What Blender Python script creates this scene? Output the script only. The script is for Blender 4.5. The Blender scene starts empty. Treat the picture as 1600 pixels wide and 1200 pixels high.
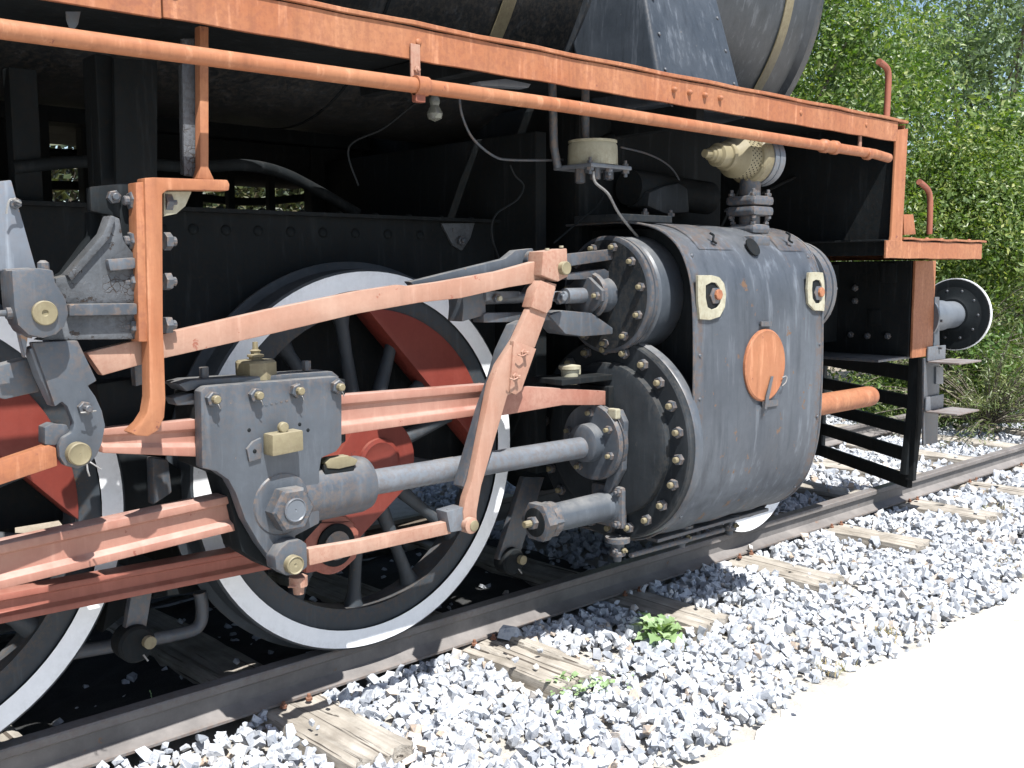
import bpy, bmesh, math, random
import numpy as np
from mathutils import Vector, Matrix

random.seed(7)
rng = np.random.default_rng(11)
SC = bpy.context.scene
C = SC.collection

# ------------------------------------------------------------------ camera
YAW, PITCH, ROLL, FPX, CAMH = 0.7446032, 0.1094311, -0.0051023, 1600.0, 1.3888585
_f = Vector((math.sin(YAW) * math.cos(PITCH), math.cos(YAW) * math.cos(PITCH), -math.sin(PITCH)))
_r = Vector((math.cos(YAW), -math.sin(YAW), 0))
_u = _r.cross(_f)
_r2 = _r * math.cos(ROLL) + _u * math.sin(ROLL)
_u2 = -_r * math.sin(ROLL) + _u * math.cos(ROLL)
CAMP = Vector((0, 0, CAMH))
cam = bpy.data.cameras.new('camera')
cam.sensor_width = 36
cam.lens = 36 * FPX / 1600
cam.clip_start = 0.05
cam.clip_end = 400
camo = bpy.data.objects.new('camera', cam)
C.objects.link(camo)
camo.matrix_world = Matrix(((_r2.x, _u2.x, -_f.x, 0), (_r2.y, _u2.y, -_f.y, 0), (_r2.z, _u2.z, -_f.z, CAMH), (0, 0, 0, 1)))
SC.camera = camo

# ------------------------------------------------------------------ light
SUN = Vector((-0.19, -0.58, 1.0)).normalized()          # towards the sun
world = bpy.data.worlds.new('World')
SC.world = world
world.use_nodes = True
wn = world.node_tree
sky = wn.nodes.new('ShaderNodeTexSky')
sky.sky_type = 'NISHITA'
sky.sun_disc = False
sky.sun_elevation = math.asin(SUN.z)
sky.sun_rotation = math.atan2(SUN.x, SUN.y)
sky.air_density = 1.0
sky.dust_density = 1.2
bg = wn.nodes['Background']
bg.inputs['Strength'].default_value = 0.09
wn.links.new(sky.outputs[0], bg.inputs['Color'])
sd = bpy.data.lights.new('sun', 'SUN')
sd.energy = 5.0
sd.angle = math.radians(0.5)
sd.color = (1.0, 0.975, 0.94)
so = bpy.data.objects.new('sun', sd)
C.objects.link(so)
so.rotation_euler = (-SUN).to_track_quat('-Z', 'Y').to_euler()
so.location = (0, -4, 8)
SC.view_settings.view_transform = 'Standard'
SC.view_settings.look = 'None'
SC.view_settings.gamma = 1
SC.view_settings.use_curve_mapping = False
SC.view_settings.exposure = 1.02


# ------------------------------------------------------------------ points
def _ray(px, py):
    return _f * FPX + _r2 * (px - 800) + _u2 * (600 - py)


def S(px, py, y):
    "point on the vertical plane at distance y beside the track"
    d = _ray(px, py)
    return CAMP + d * (y / d.y)


def F(px, py, x):
    "point on the cross plane at position x along the track"
    d = _ray(px, py)
    return CAMP + d * (x / d.x)


def G(px, py, z):
    "point at height z"
    d = _ray(px, py)
    return CAMP + d * ((z - CAMH) / d.z)


# ------------------------------------------------------------------ materials
def nt(name):
    m = bpy.data.materials.new(name)
    m.use_nodes = True
    t = m.node_tree
    return m, t, t.nodes['Principled BSDF']


def N(t, typ, **kw):
    n = t.nodes.new(typ)
    for k, v in kw.items():
        if k in n.inputs.keys() if hasattr(n.inputs, 'keys') else False:
            n.inputs[k].default_value = v
        else:
            setattr(n, k, v)
    return n


def noise(t, co, scale, detail=4, rough=0.6, mapscale=None):
    if mapscale:
        mp = t.nodes.new('ShaderNodeMapping')
        mp.inputs['Scale'].default_value = mapscale
        t.links.new(co, mp.inputs[0])
        co = mp.outputs[0]
    n = t.nodes.new('ShaderNodeTexNoise')
    n.inputs['Scale'].default_value = scale
    n.inputs['Detail'].default_value = detail
    n.inputs['Roughness'].default_value = rough
    t.links.new(co, n.inputs['Vector'])
    return n.outputs[0]


def ramp(t, fac, a, b, ca=0.0, cb=1.0):
    r = t.nodes.new('ShaderNodeMapRange')
    r.inputs[1].default_value = a
    r.inputs[2].default_value = b
    r.inputs[3].default_value = ca
    r.inputs[4].default_value = cb
    t.links.new(fac, r.inputs[0])
    return r.outputs[0]


def mix(t, fac, a, b, mode='MIX'):
    m = t.nodes.new('ShaderNodeMix')
    m.data_type = 'RGBA'
    m.blend_type = mode
    for i, v in ((0, fac), (6, a), (7, b)):
        if isinstance(v, (int, float)):
            m.inputs[i].default_value = v
        elif isinstance(v, tuple):
            m.inputs[i].default_value = (*v, 1)
        else:
            t.links.new(v, m.inputs[i])
    return m.outputs[2]


def mul(t, a, b):
    m = t.nodes.new('ShaderNodeMath')
    m.operation = 'MULTIPLY'
    for i, v in ((0, a), (1, b)):
        if isinstance(v, (int, float)):
            m.inputs[i].default_value = v
        else:
            t.links.new(v, m.inputs[i])
    return m.outputs[0]


def add(t, a, b):
    m = t.nodes.new('ShaderNodeMath')
    m.operation = 'ADD'
    for i, v in ((0, a), (1, b)):
        if isinstance(v, (int, float)):
            m.inputs[i].default_value = v
        else:
            t.links.new(v, m.inputs[i])
    return m.outputs[0]


def paint(name, base, light, chip, rough=0.5, chipamt=0.35, streak=0.5, dust=0.35, dustc=(0.42, 0.38, 0.32), bump=0.25, spec=0.35, scale=1.0, fine_k=0.16, crack=0):
    """weathered paint: fading, vertical run marks, flaked spots, dust on upward faces"""
    base = tuple(c * PK for c in base)
    light = tuple(c * PK for c in light)
    m, t, b = nt(name)
    tc = t.nodes.new('ShaderNodeTexCoord').outputs['Object']
    geo = t.nodes.new('ShaderNodeNewGeometry')
    big = noise(t, tc, 3.5 * scale, 5, 0.62)
    fine = noise(t, tc, 55 * scale, 5, 0.7)
    st = noise(t, tc, 9 * scale, 4, 0.65, (3.2, 3.2, 0.35))
    col = mix(t, ramp(t, big, 0.35, 0.7), base, light)
    col = mix(t, mul(t, ramp(t, st, 0.56, 0.75), streak), col, tuple(min(1, c * 1.45 + 0.03) for c in light))
    col = mix(t, mul(t, ramp(t, st, 0.47, 0.3), streak * 0.6), col, tuple(c * 0.6 for c in base))
    ch = noise(t, tc, 17 * scale, 6, 0.72)
    chm = ramp(t, ch, 0.70 - 0.12 * chipamt, 0.715 - 0.12 * chipamt)
    if crack:
        vo = t.nodes.new('ShaderNodeTexVoronoi')
        vo.feature = 'DISTANCE_TO_EDGE'
        vo.inputs['Scale'].default_value = 60
        dn = t.nodes.new('ShaderNodeVectorMath')
        dn.operation = 'MULTIPLY_ADD'
        nz = t.nodes.new('ShaderNodeTexNoise')
        nz.inputs['Scale'].default_value = 30
        t.links.new(tc, nz.inputs['Vector'])
        t.links.new(nz.outputs['Color'], dn.inputs[0])
        dn.inputs[1].default_value = (.03, .03, .03)
        t.links.new(tc, dn.inputs[2])
        t.links.new(dn.outputs[0], vo.inputs['Vector'])
        crk = mul(t, ramp(t, vo.outputs['Distance'], 0.07, 0.02), ramp(t, noise(t, tc, 9, 3), .47, .60))
        chm = add(t, chm, mul(t, crk, crack))
    edge = ramp(t, geo.outputs['Pointiness'], 0.53, 0.58)
    chm = add(t, chm, mul(t, edge, mul(t, ramp(t, fine, 0.45, 0.6), 0.5)))
    col = mix(t, chm, col, chip)
    col = mix(t, mul(t, ramp(t, fine, 0.3, 0.75), fine_k), col, tuple(c * 0.5 for c in base))
    sx = t.nodes.new('ShaderNodeSeparateXYZ')
    t.links.new(geo.outputs['Normal'], sx.inputs[0])
    dm = mul(t, ramp(t, sx.outputs[2], 0.35, 0.95), mul(t, ramp(t, noise(t, tc, 8, 4, 0.7), 0.3, 0.6), dust))
    col = mix(t, dm, col, dustc)
    t.links.new(col, b.inputs['Base Color'])
    t.links.new(ramp(t, add(t, big, mul(t, fine, 0.5)), 0.4, 1.1, rough - 0.1, rough + 0.22), b.inputs['Roughness'])
    b.inputs['Specular IOR Level'].default_value = spec
    bp = t.nodes.new('ShaderNodeBump')
    bp.inputs['Strength'].default_value = bump
    bp.inputs['Distance'].default_value = 0.004
    h = add(t, mul(t, noise(t, tc, 24 * scale, 5, 0.6), 0.9), mul(t, chm, -0.35))
    h = add(t, h, mul(t, fine, 0.3))
    t.links.new(h, bp.inputs['Height'])
    t.links.new(bp.outputs[0], b.inputs['Normal'])
    return m


M = {}
PK = 0.86
M['orange'] = paint('orange_paint', (0.315, 0.116, 0.052), (0.355, 0.160, 0.080), (0.17, 0.06, 0.04), 0.55, 0.35, 0.8, 0.10, (0.42, 0.24, 0.15))
M['pink'] = paint('faded_red_paint', (0.33, 0.178, 0.124), (0.39, 0.255, 0.192), (0.24, 0.09, 0.06), 0.5, 0.4, 0.3, 0.30, (0.58, 0.48, 0.42), 0.3)
M['rose'] = paint('faded_rose_paint', (0.305, 0.130, 0.094), (0.36, 0.205, 0.155), (0.20, 0.07, 0.05), 0.5, 0.5, 0.3, 0.45, (0.50, 0.40, 0.36), 0.3)
M['rodred'] = paint('brownish_red_paint', (0.245, 0.075, 0.052), (0.30, 0.11, 0.08), (0.14, 0.05, 0.035), 0.5, 0.2, 0.3, 0.35, (0.38, 0.24, 0.19))
M['red'] = paint('red_paint', (0.175, 0.030, 0.021), (0.21, 0.042, 0.029), (0.10, 0.025, 0.02), 0.45, 0.12, 0.2, 0.25, (0.35, 0.2, 0.15))
M['grey'] = paint('weathered_grey_paint', (0.046, 0.056, 0.070), (0.080, 0.095, 0.114), (0.17, 0.11, 0.07), 0.42, 0.16, 0.4, 0.4, (0.32, 0.31, 0.29), 0.3, 0.5)
M['steel'] = paint('grey_steel', (0.10, 0.115, 0.135), (0.145, 0.165, 0.19), (0.10, 0.08, 0.07), 0.36, 0.0, 0.2, 0.2, (0.3, 0.3, 0.3), 0.1, 0.5, fine_k=0.06)
M['jacket'] = paint('sheet_jacket_paint', (0.118, 0.138, 0.168), (0.19, 0.217, 0.252), (0.25, 0.15, 0.09), 0.36, 0.6, 1.0, 0.3, (0.35, 0.33, 0.3), 0.22, 0.5, 0.7)
M['casing'] = paint('pipe_casing_paint', (0.034, 0.042, 0.052), (0.062, 0.073, 0.088), (0.16, 0.14, 0.12), 0.4, 0.1, 1.0, 0.2, (0.3, 0.29, 0.27), 0.2, 0.3)
M['wheel'] = paint('wheel_centre_paint', (0.030, 0.038, 0.046), (0.056, 0.067, 0.079), (0.09, 0.06, 0.04), 0.5, 0.2, 0.3, 0.4, (0.16, 0.15, 0.14), 0.35, 0.25)
M['darkgrey'] = paint('dull_dark_grey_paint', (0.014, 0.018, 0.022), (0.028, 0.034, 0.040), (0.05, 0.045, 0.04), 0.55, 0.15, 0.5, 0.3, (0.12, 0.12, 0.11), 0.4, 0.2)
M['black'] = paint('shaded_black_paint', (0.008, 0.0105, 0.012), (0.015, 0.019, 0.022), (0.022, 0.018, 0.015), 0.65, 0.12, 0.4, 0.2, (0.06, 0.058, 0.055), 0.4, 0.1)  # black paint with the deep shade of hidden parts put into its colour
M['boiler'] = paint('boiler_cladding', (0.010, 0.0125, 0.014), (0.020, 0.023, 0.026), (0.06, 0.05, 0.04), 0.45, 0.06, 0.9, 0.1, (0.05, 0.05, 0.05), 0.3, 0.35)
M['smokebox'] = paint('smokebox_paint', (0.030, 0.036, 0.042), (0.060, 0.068, 0.078), (0.14, 0.11, 0.08), 0.4, 0.06, 1.0, 0.2, (0.15, 0.14, 0.13), 0.3, 0.45)
M['flaky'] = paint('flaking_black_paint', (0.055, 0.062, 0.07), (0.11, 0.12, 0.135), (0.03, 0.022, 0.018), 0.5, 0.7, 0.2, 0.3, (0.3, 0.26, 0.2), 1.0, 0.4, 1.4, crack=1)
M['white'] = paint('white_tyre_paint', (0.88, 0.905, 0.93), (0.94, 0.955, 0.97), (0.4, 0.38, 0.35), 0.5, 0.0, 0.15, 0.2, (0.5, 0.48, 0.45), 0.12)
M['brass'] = paint('old_brass_paint', (0.175, 0.150, 0.088), (0.245, 0.215, 0.135), (0.14, 0.11, 0.07), 0.5, 0.2, 0.3, 0.3, (0.55, 0.50, 0.38), 0.35)
M['cream'] = paint('cream_enamel', (0.32, 0.305, 0.225), (0.42, 0.405, 0.31), (0.2, 0.16, 0.1), 0.5, 0.2, 0.4, 0.3, (0.5, 0.45, 0.35), 0.2)
M['wire'] = paint('bare_wire', (0.20, 0.20, 0.20), (0.32, 0.32, 0.31), (0.1, 0.08, 0.06), 0.4, 0.1, 0.1, 0.1)
M['rail'] = paint('rail_steel', (0.125, 0.118, 0.115), (0.24, 0.225, 0.215), (0.16, 0.10, 0.07), 0.5, 0.3, 0.06, 0.25, (0.30, 0.27, 0.25), 0.3)
M['railtop'] = paint('rail_head_steel', (0.14, 0.13, 0.13), (0.24, 0.235, 0.24), (0.14, 0.09, 0.07), 0.38, 0.15, 0.1, 0.1)
M['rust'] = paint('rusty_iron', (0.20, 0.085, 0.05), (0.30, 0.15, 0.09), (0.12, 0.05, 0.03), 0.75, 0.3, 0.3, 0.2)
M['steprust'] = paint('worn_step_plate', (0.16, 0.14, 0.13), (0.24, 0.22, 0.21), (0.16, 0.07, 0.045), 0.6, 0.6, 0.2, 0.5, (0.24, 0.24, 0.25))
M['brownred'] = paint('brown_red_paint', (0.24, 0.075, 0.045), (0.32, 0.12, 0.075), (0.12, 0.05, 0.04), 0.55, 0.2, 0.3, 0.2)
M['glass'] = paint('dusty_lamp_glass', (0.09, 0.095, 0.08), (0.15, 0.155, 0.13), (0.1, 0.1, 0.1), 0.2, 0.1, 0.1, 0.2)


def wood(name, a, b_, ax=1):
    m, t, b = nt(name)
    tc = t.nodes.new('ShaderNodeTexCoord').outputs['Object']
    sc = [34, 34, 34]
    sc[ax] = 1.6
    g = noise(t, tc, 1.0, 8, 0.68, tuple(sc))
    sc2 = [70, 70, 70]
    sc2[ax] = 1.3
    g2 = noise(t, tc, 1.0, 3, 0.55, tuple(sc2))
    crack = ramp(t, g2, 0.40, 0.34)
    col = mix(t, ramp(t, g, 0.35, 0.65), a, b_)
    col = mix(t, ramp(t, noise(t, tc, 6, 4), 0.4, 0.7), col, tuple(c * 0.75 for c in a))
    col = mix(t, mul(t, crack, 0.85), col, (0.05, 0.035, 0.025))
    t.links.new(col, b.inputs['Base Color'])
    b.inputs['Roughness'].default_value = 0.9
    bp = t.nodes.new('ShaderNodeBump')
    bp.inputs['Strength'].default_value = 1.0
    bp.inputs['Distance'].default_value = 0.01
    t.links.new(add(t, g, mul(t, crack, -0.8)), bp.inputs['Height'])
    t.links.new(bp.outputs[0], b.inputs['Normal'])
    return m


M['sleeper'] = wood('weathered_sleeper_wood', (0.27, 0.24, 0.20), (0.45, 0.42, 0.37))
M['timber'] = wood('dark_timber', (0.10, 0.08, 0.06), (0.17, 0.14, 0.11), 0)


def stone_mat(name, per_object):
    m, t, b = nt(name)
    tc = t.nodes.new('ShaderNodeTexCoord').outputs['Object']
    if per_object:
        rv = t.nodes.new('ShaderNodeObjectInfo').outputs['Random']
    else:
        at = t.nodes.new('ShaderNodeAttribute')
        at.attribute_name = 'rnd'
        rv = at.outputs['Fac']
    cr = t.nodes.new('ShaderNodeValToRGB')
    e = cr.color_ramp.elements
    e[0].color = (0.26, 0.28, 0.31, 1)
    e[1].color = (0.54, 0.52, 0.49, 1)
    for p, c in ((0.15, (0.34, 0.36, 0.39)), (0.5, (0.43, 0.45, 0.48)), (0.8, (0.51, 0.525, 0.55)), (0.93, (0.55, 0.565, 0.58)), (0.955, (0.46, 0.36, 0.27))):
        x = cr.color_ramp.elements.new(p)
        x.color = (*c, 1)
    t.links.new(rv, cr.inputs[0])
    v = noise(t, tc, 26, 6, 0.65)
    col = mix(t, ramp(t, v, 0.45, 0.66), cr.outputs[0], (0.22, 0.245, 0.29))
    col = mix(t, ramp(t, noise(t, tc, 60, 4), 0.45, 0.6), cr.outputs[0], col)
    t.links.new(col, b.inputs['Base Color'])
    b.inputs['Roughness'].default_value = 0.8
    bp = t.nodes.new('ShaderNodeBump')
    bp.inputs['Strength'].default_value = 0.5
    bp.inputs['Distance'].default_value = 0.004
    t.links.new(noise(t, tc, 70, 6, 0.7), bp.inputs['Height'])
    t.links.new(bp.outputs[0], b.inputs['Normal'])
    return m


M['stone'] = stone_mat('crushed_marble', True)
M['stones'] = stone_mat('crushed_marble_mass', False)


def ground_mat(name, a, b_, scale=3, bump=0.01):
    m, t, b = nt(name)
    tc = t.nodes.new('ShaderNodeTexCoord').outputs['Object']
    col = mix(t, ramp(t, noise(t, tc, scale, 6, 0.7), 0.35, 0.65), a, b_)
    col = mix(t, ramp(t, noise(t, tc, scale * 22, 5, 0.7), 0.5, 0.7), col, tuple(c * 0.72 for c in a))
    t.links.new(col, b.inputs['Base Color'])
    b.inputs['Roughness'].default_value = 0.95
    bp = t.nodes.new('ShaderNodeBump')
    bp.inputs['Strength'].default_value = 0.6
    bp.inputs['Distance'].default_value = bump
    t.links.new(noise(t, tc, scale * 14, 8, 0.75), bp.inputs['Height'])
    t.links.new(bp.outputs[0], b.inputs['Normal'])
    return m


M['soil'] = ground_mat('dusty_soil', (0.24, 0.20, 0.15), (0.36, 0.31, 0.25))
M['bed'] = ground_mat('ballast_fines', (0.34, 0.32, 0.285), (0.48, 0.455, 0.41), 9, 0.012)
M['path'] = ground_mat('pale_concrete_path', (0.60, 0.58, 0.545), (0.66, 0.64, 0.61), 2, 0.003)


def leaf_mat(name, cols, trans=0.35, rough=0.45):
    m, t, b = nt(name)
    at = t.nodes.new('ShaderNodeAttribute')
    at.attribute_name = 'rnd'
    cr = t.nodes.new('ShaderNodeValToRGB')
    e = cr.color_ramp.elements
    e[0].color = (*cols[0], 1)
    e[1].color = (*cols[-1], 1)
    for i, c in enumerate(cols[1:-1]):
        x = e.new((i + 1) / (len(cols) - 1))
        x.color = (*c, 1)
    t.links.new(at.outputs['Fac'], cr.inputs[0])
    t.links.new(cr.outputs[0], b.inputs['Base Color'])
    b.inputs['Roughness'].default_value = rough
    b.inputs['Specular IOR Level'].default_value = 0.6
    tr = t.nodes.new('ShaderNodeBsdfTranslucent')
    t.links.new(mix(t, 1.0, cr.outputs[0], (1.5, 1.7, 0.5), 'MULTIPLY'), tr.inputs[0])
    ms = t.nodes.new('ShaderNodeMixShader')
    ms.inputs[0].default_value = trans
    t.links.new(b.outputs[0], ms.inputs[1])
    t.links.new(tr.outputs[0], ms.inputs[2])
    t.links.new(ms.outputs[0], t.nodes['Material Output'].inputs[0])
    return m


M['leaf'] = leaf_mat('green_leaves', [(0.032, 0.072, 0.014), (0.062, 0.118, 0.024), (0.105, 0.165, 0.036), (0.27, 0.31, 0.11)])
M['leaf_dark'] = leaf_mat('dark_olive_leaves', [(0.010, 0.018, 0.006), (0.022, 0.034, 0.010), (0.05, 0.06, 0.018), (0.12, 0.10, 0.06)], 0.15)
M['leaf_pale'] = leaf_mat('pale_leaves', [(0.10, 0.15, 0.08), (0.15, 0.21, 0.12), (0.21, 0.27, 0.17)])
M['leaf_yellow'] = leaf_mat('yellow_green_leaves', [(0.038, 0.076, 0.016), (0.072, 0.125, 0.026), (0.125, 0.18, 0.042), (0.32, 0.34, 0.12)])
M['needle'] = leaf_mat('feathery_needles', [(0.05, 0.075, 0.02), (0.09, 0.12, 0.035), (0.15, 0.16, 0.06)], 0.2)
M['weed'] = leaf_mat('weed_leaf', [(0.17, 0.26, 0.12), (0.24, 0.34, 0.17), (0.32, 0.42, 0.24)], 0.2)
M['dry'] = leaf_mat('dry_grass', [(0.30, 0.23, 0.12), (0.42, 0.34, 0.19), (0.22, 0.26, 0.09)], 0.2)
M['bark'] = wood('bark', (0.10, 0.085, 0.065), (0.19, 0.165, 0.13), 2)
M['concrete'] = ground_mat('grey_concrete', (0.26, 0.27, 0.28), (0.34, 0.35, 0.36), 6, 0.002)


# ------------------------------------------------------------------ object helpers
def link(name, me, mat, parent=None, mats=None, label=None, smooth=None):
    o = bpy.data.objects.new(name, me)
    C.objects.link(o)
    if mats:
        for k in mats:
            me.materials.append(k)
    elif mat is not None and not me.materials:
        me.materials.append(mat)
    if parent is not None:
        o.parent = parent
        o.matrix_parent_inverse = world_of(parent).inverted()
    if label:
        o['label'] = label
    return o


def world_of(o):
    mw = Matrix.LocRotScale(o.location, o.rotation_euler, o.scale)
    if o.parent:
        mw = world_of(o.parent) @ o.matrix_parent_inverse @ mw
    return mw


def thing(name, loc, label, cat, group=None):
    o = bpy.data.objects.new(name, None)
    C.objects.link(o)
    o.location = loc
    o.empty_display_size = 0.1
    o['label'] = label
    o['category'] = cat
    if group:
        o['group'] = group
    return o


def tag(o, label, cat, group=None):
    o['label'] = label
    o['category'] = cat
    if group:
        o['group'] = group
    return o


def fin(bm, name, smooth_angle=None, bevel=0.0, seg=1):
    bmesh.ops.recalc_face_normals(bm, faces=bm.faces)
    if bevel > 0:
        es = [e for e in bm.edges if len(e.link_faces) == 2 and e.calc_face_angle(0) > 0.5]
        if es:
            bmesh.ops.bevel(bm, geom=es, offset=bevel, segments=seg, affect='EDGES', clamp_overlap=True, profile=0.6)
    me = bpy.data.meshes.new(name)
    if smooth_angle:
        for f in bm.faces:
            f.smooth = True
        for e in bm.edges:
            if len(e.link_faces) == 2 and e.calc_face_angle(0) > smooth_angle:
                e.smooth = False
    bm.to_mesh(me)
    bm.free()
    return me


def bm_box(bm, a, b):
    x0, y0, z0 = a
    x1, y1, z1 = b
    v = [bm.verts.new(p) for p in ((x0, y0, z0), (x1, y0, z0), (x1, y1, z0), (x0, y1, z0), (x0, y0, z1), (x1, y0, z1), (x1, y1, z1), (x0, y1, z1))]
    for f in ((0, 1, 5, 4), (1, 2, 6, 5), (2, 3, 7, 6), (3, 0, 4, 7), (4, 5, 6, 7), (3, 2, 1, 0)):
        bm.faces.new([v[i] for i in f])


def box(name, a, b, mat, parent=None, bevel=0.003, **k):
    bm = bmesh.new()
    bm_box(bm, a, b)
    return link(name, fin(bm, name, None, bevel, 2), mat, parent, **k)


def bm_prism(bm, pts, d, side_mat=0):
    n = len(pts)
    a = [bm.verts.new(p) for p in pts]
    b = [bm.verts.new(p + d) for p in pts]
    bm.faces.new(a)
    bm.faces.new(list(reversed(b)))
    for i in range(n):
        f = bm.faces.new((a[i], b[i], b[(i + 1) % n], a[(i + 1) % n]))
        f.material_index = side_mat


def plate(name, px, y, thick, mat, parent, bevel=0.003, side=None, label=None, round_=None):
    """side-on plate: outline given on the plane y, going back by thick"""
    pts = [S(p[0], p[1], y) for p in px]
    bm = bmesh.new()
    bm_prism(bm, pts, Vector((0, thick, 0)), 1 if side else 0)
    me = fin(bm, name, 0.6, bevel, 2)
    return link(name, me, mat, parent, mats=[mat, side] if side else None, label=label)


def cross(name, px, x, thick, mat, parent, bevel=0.003, label=None):
    """plate lying across the track at x, going forward by thick"""
    pts = [F(p[0], p[1], x) for p in px]
    bm = bmesh.new()
    bm_prism(bm, pts, Vector((thick, 0, 0)))
    return link(name, fin(bm, name, 0.6, bevel, 2), mat, parent, label=label)


def basis(axis):
    a = Vector(axis).normalized()
    up = Vector((0, 0, 1)) if abs(a.z) < 0.9 else Vector((1, 0, 0))
    u = a.cross(up).normalized()
    return a, u, a.cross(u).normalized()


def bm_lathe(bm, o, axis, prof, seg=32, closed=True):
    a, u, v = basis(axis)
    o = Vector(o)
    rings = []
    for t, r in prof:
        if r < 1e-5:
            rings.append([bm.verts.new(o + a * t)])
        else:
            rings.append([bm.verts.new(o + a * t + (u * math.cos(k * 2 * math.pi / seg) + v * math.sin(k * 2 * math.pi / seg)) * r) for k in range(seg)])
    for i in range(len(rings) - 1):
        A, B = rings[i], rings[i + 1]
        for k in range(seg):
            k2 = (k + 1) % seg
            if len(A) == 1 and len(B) == 1:
                continue
            if len(A) == 1:
                bm.faces.new((A[0], B[k], B[k2]))
            elif len(B) == 1:
                bm.faces.new((A[k], B[0], A[k2]))
            else:
                bm.faces.new((A[k], B[k], B[k2], A[k2]))
    if closed:
        if len(rings[0]) > 1:
            bm.faces.new(rings[0])
        if len(rings[-1]) > 1:
            bm.faces.new(list(reversed(rings[-1])))


def lathe(name, o, axis, prof, mat, parent, seg=32, bevel=0.0, closed=True, label=None, sm=0.6):
    bm = bmesh.new()
    bm_lathe(bm, o, axis, prof, seg, closed)
    return link(name, fin(bm, name, sm, bevel, 1), mat, parent, label=label)


def bm_tube(bm, pts, r, seg=8, cap=True):
    pts = [Vector(p) for p in pts]
    rr = r if isinstance(r, (list, tuple)) else [r] * len(pts)
    prev = None
    rings = []
    for i, p in enumerate(pts):
        d = (pts[min(i + 1, len(pts) - 1)] - pts[max(i - 1, 0)]).normalized()
        if prev is None:
            a, u, v = basis(d)
        else:
            u = (prev - d * prev.dot(d)).normalized()
            v = d.cross(u)
        prev = u
        rings.append([bm.verts.new(p + (u * math.cos(k * 2 * math.pi / seg) + v * math.sin(k * 2 * math.pi / seg)) * rr[i]) for k in range(seg)])
    for A, B in zip(rings, rings[1:]):
        for k in range(seg):
            bm.faces.new((A[k], A[(k + 1) % seg], B[(k + 1) % seg], B[k]))
    if cap:
        bm.faces.new(list(reversed(rings[0])))
        bm.faces.new(rings[-1])


def smooth_path(pts, n=6):
    pts = [Vector(p) for p in pts]
    out = []
    P = [pts[0]] + pts + [pts[-1]]
    for i in range(1, len(P) - 2):
        for k in range(n):
            t = k / n
            a, b, c, d = P[i - 1], P[i], P[i + 1], P[i + 2]
            out.append(0.5 * ((2 * b) + (c - a) * t + (2 * a - 5 * b + 4 * c - d) * t * t + (3 * b - a - 3 * c + d) * t ** 3))
    out.append(pts[-1])
    return out


def tube(name, pts, r, mat, parent, seg=10, curve=True, label=None):
    bm = bmesh.new()
    bm_tube(bm, smooth_path(pts) if curve else pts, r, seg)
    return link(name, fin(bm, name, 0.8), mat, parent, label=label)


_nutcache = {}


def nut_mesh(size, stud, tip):
    key = (size, stud, tip)
    if key in _nutcache:
        return _nutcache[key]
    bm = bmesh.new()
    bm_lathe(bm, (0, 0, 0), (0, 0, 1), [(0, size * 0.98), (size * 0.75, size * 0.98), (size * 0.85, size * 0.82)], 6)
    n0 = len(bm.faces)
    bm_lathe(bm, (0, 0, size * 0.8), (0, 0, 1), [(0, size * 0.52), (stud, size * 0.52), (stud + size * 0.1, size * 0.4)], 10)
    bm.faces.ensure_lookup_table()
    for f in bm.faces[n0:]:
        f.material_index = 1
    me = fin(bm, 'nut')
    _nutcache[key] = me
    return me


def nut(p, axis, size, mat, parent, stud=0.012, tip=None, name='nut', roll=None):
    base = nut_mesh(size, stud, tip)
    key = (base.name, mat.name, tip.name if tip else '')
    me = _nutcache.get(key)
    if me is None:
        me = base.copy()
        me.materials.append(mat)
        me.materials.append(tip or mat)
        _nutcache[key] = me
    o = bpy.data.objects.new(name, me)
    C.objects.link(o)
    q = Vector(axis).normalized().to_track_quat('Z', 'Y')
    from mathutils import Quaternion
    q = q @ Quaternion((0, 0, 1), random.uniform(0, 1.04) if roll is None else roll)
    o.rotation_euler = q.to_euler()
    o.location = p
    o.parent = parent
    o.matrix_parent_inverse = world_of(parent).inverted()
    return o


_rc = {}


def rivet(p, axis, r, mat, parent, name='rivet', flat=0.6):
    key = (r, mat.name, flat)
    me = _rc.get(key)
    if me is None:
        bm = bmesh.new()
        bm_lathe(bm, (0, 0, 0), (0, 0, 1), [(0, r), (r * flat * 0.45, r * 0.93), (r * flat * 0.8, r * 0.65), (r * flat, r * 0.25), (r * flat * 1.02, 0)], 12, False)
        me = fin(bm, 'rivet', 1.0)
        me.materials.append(mat)
        _rc[key] = me
    o = bpy.data.objects.new(name, me)
    C.objects.link(o)
    o.rotation_euler = Vector(axis).normalized().to_track_quat('Z', 'Y').to_euler()
    o.location = p
    o.parent = parent
    o.matrix_parent_inverse = world_of(parent).inverted()
    return o


NY = Vector((0, -1, 0))
NX = Vector((-1, 0, 0))
PX = Vector((1, 0, 0))
PZ = Vector((0, 0, 1))
NZ = -PZ


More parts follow.
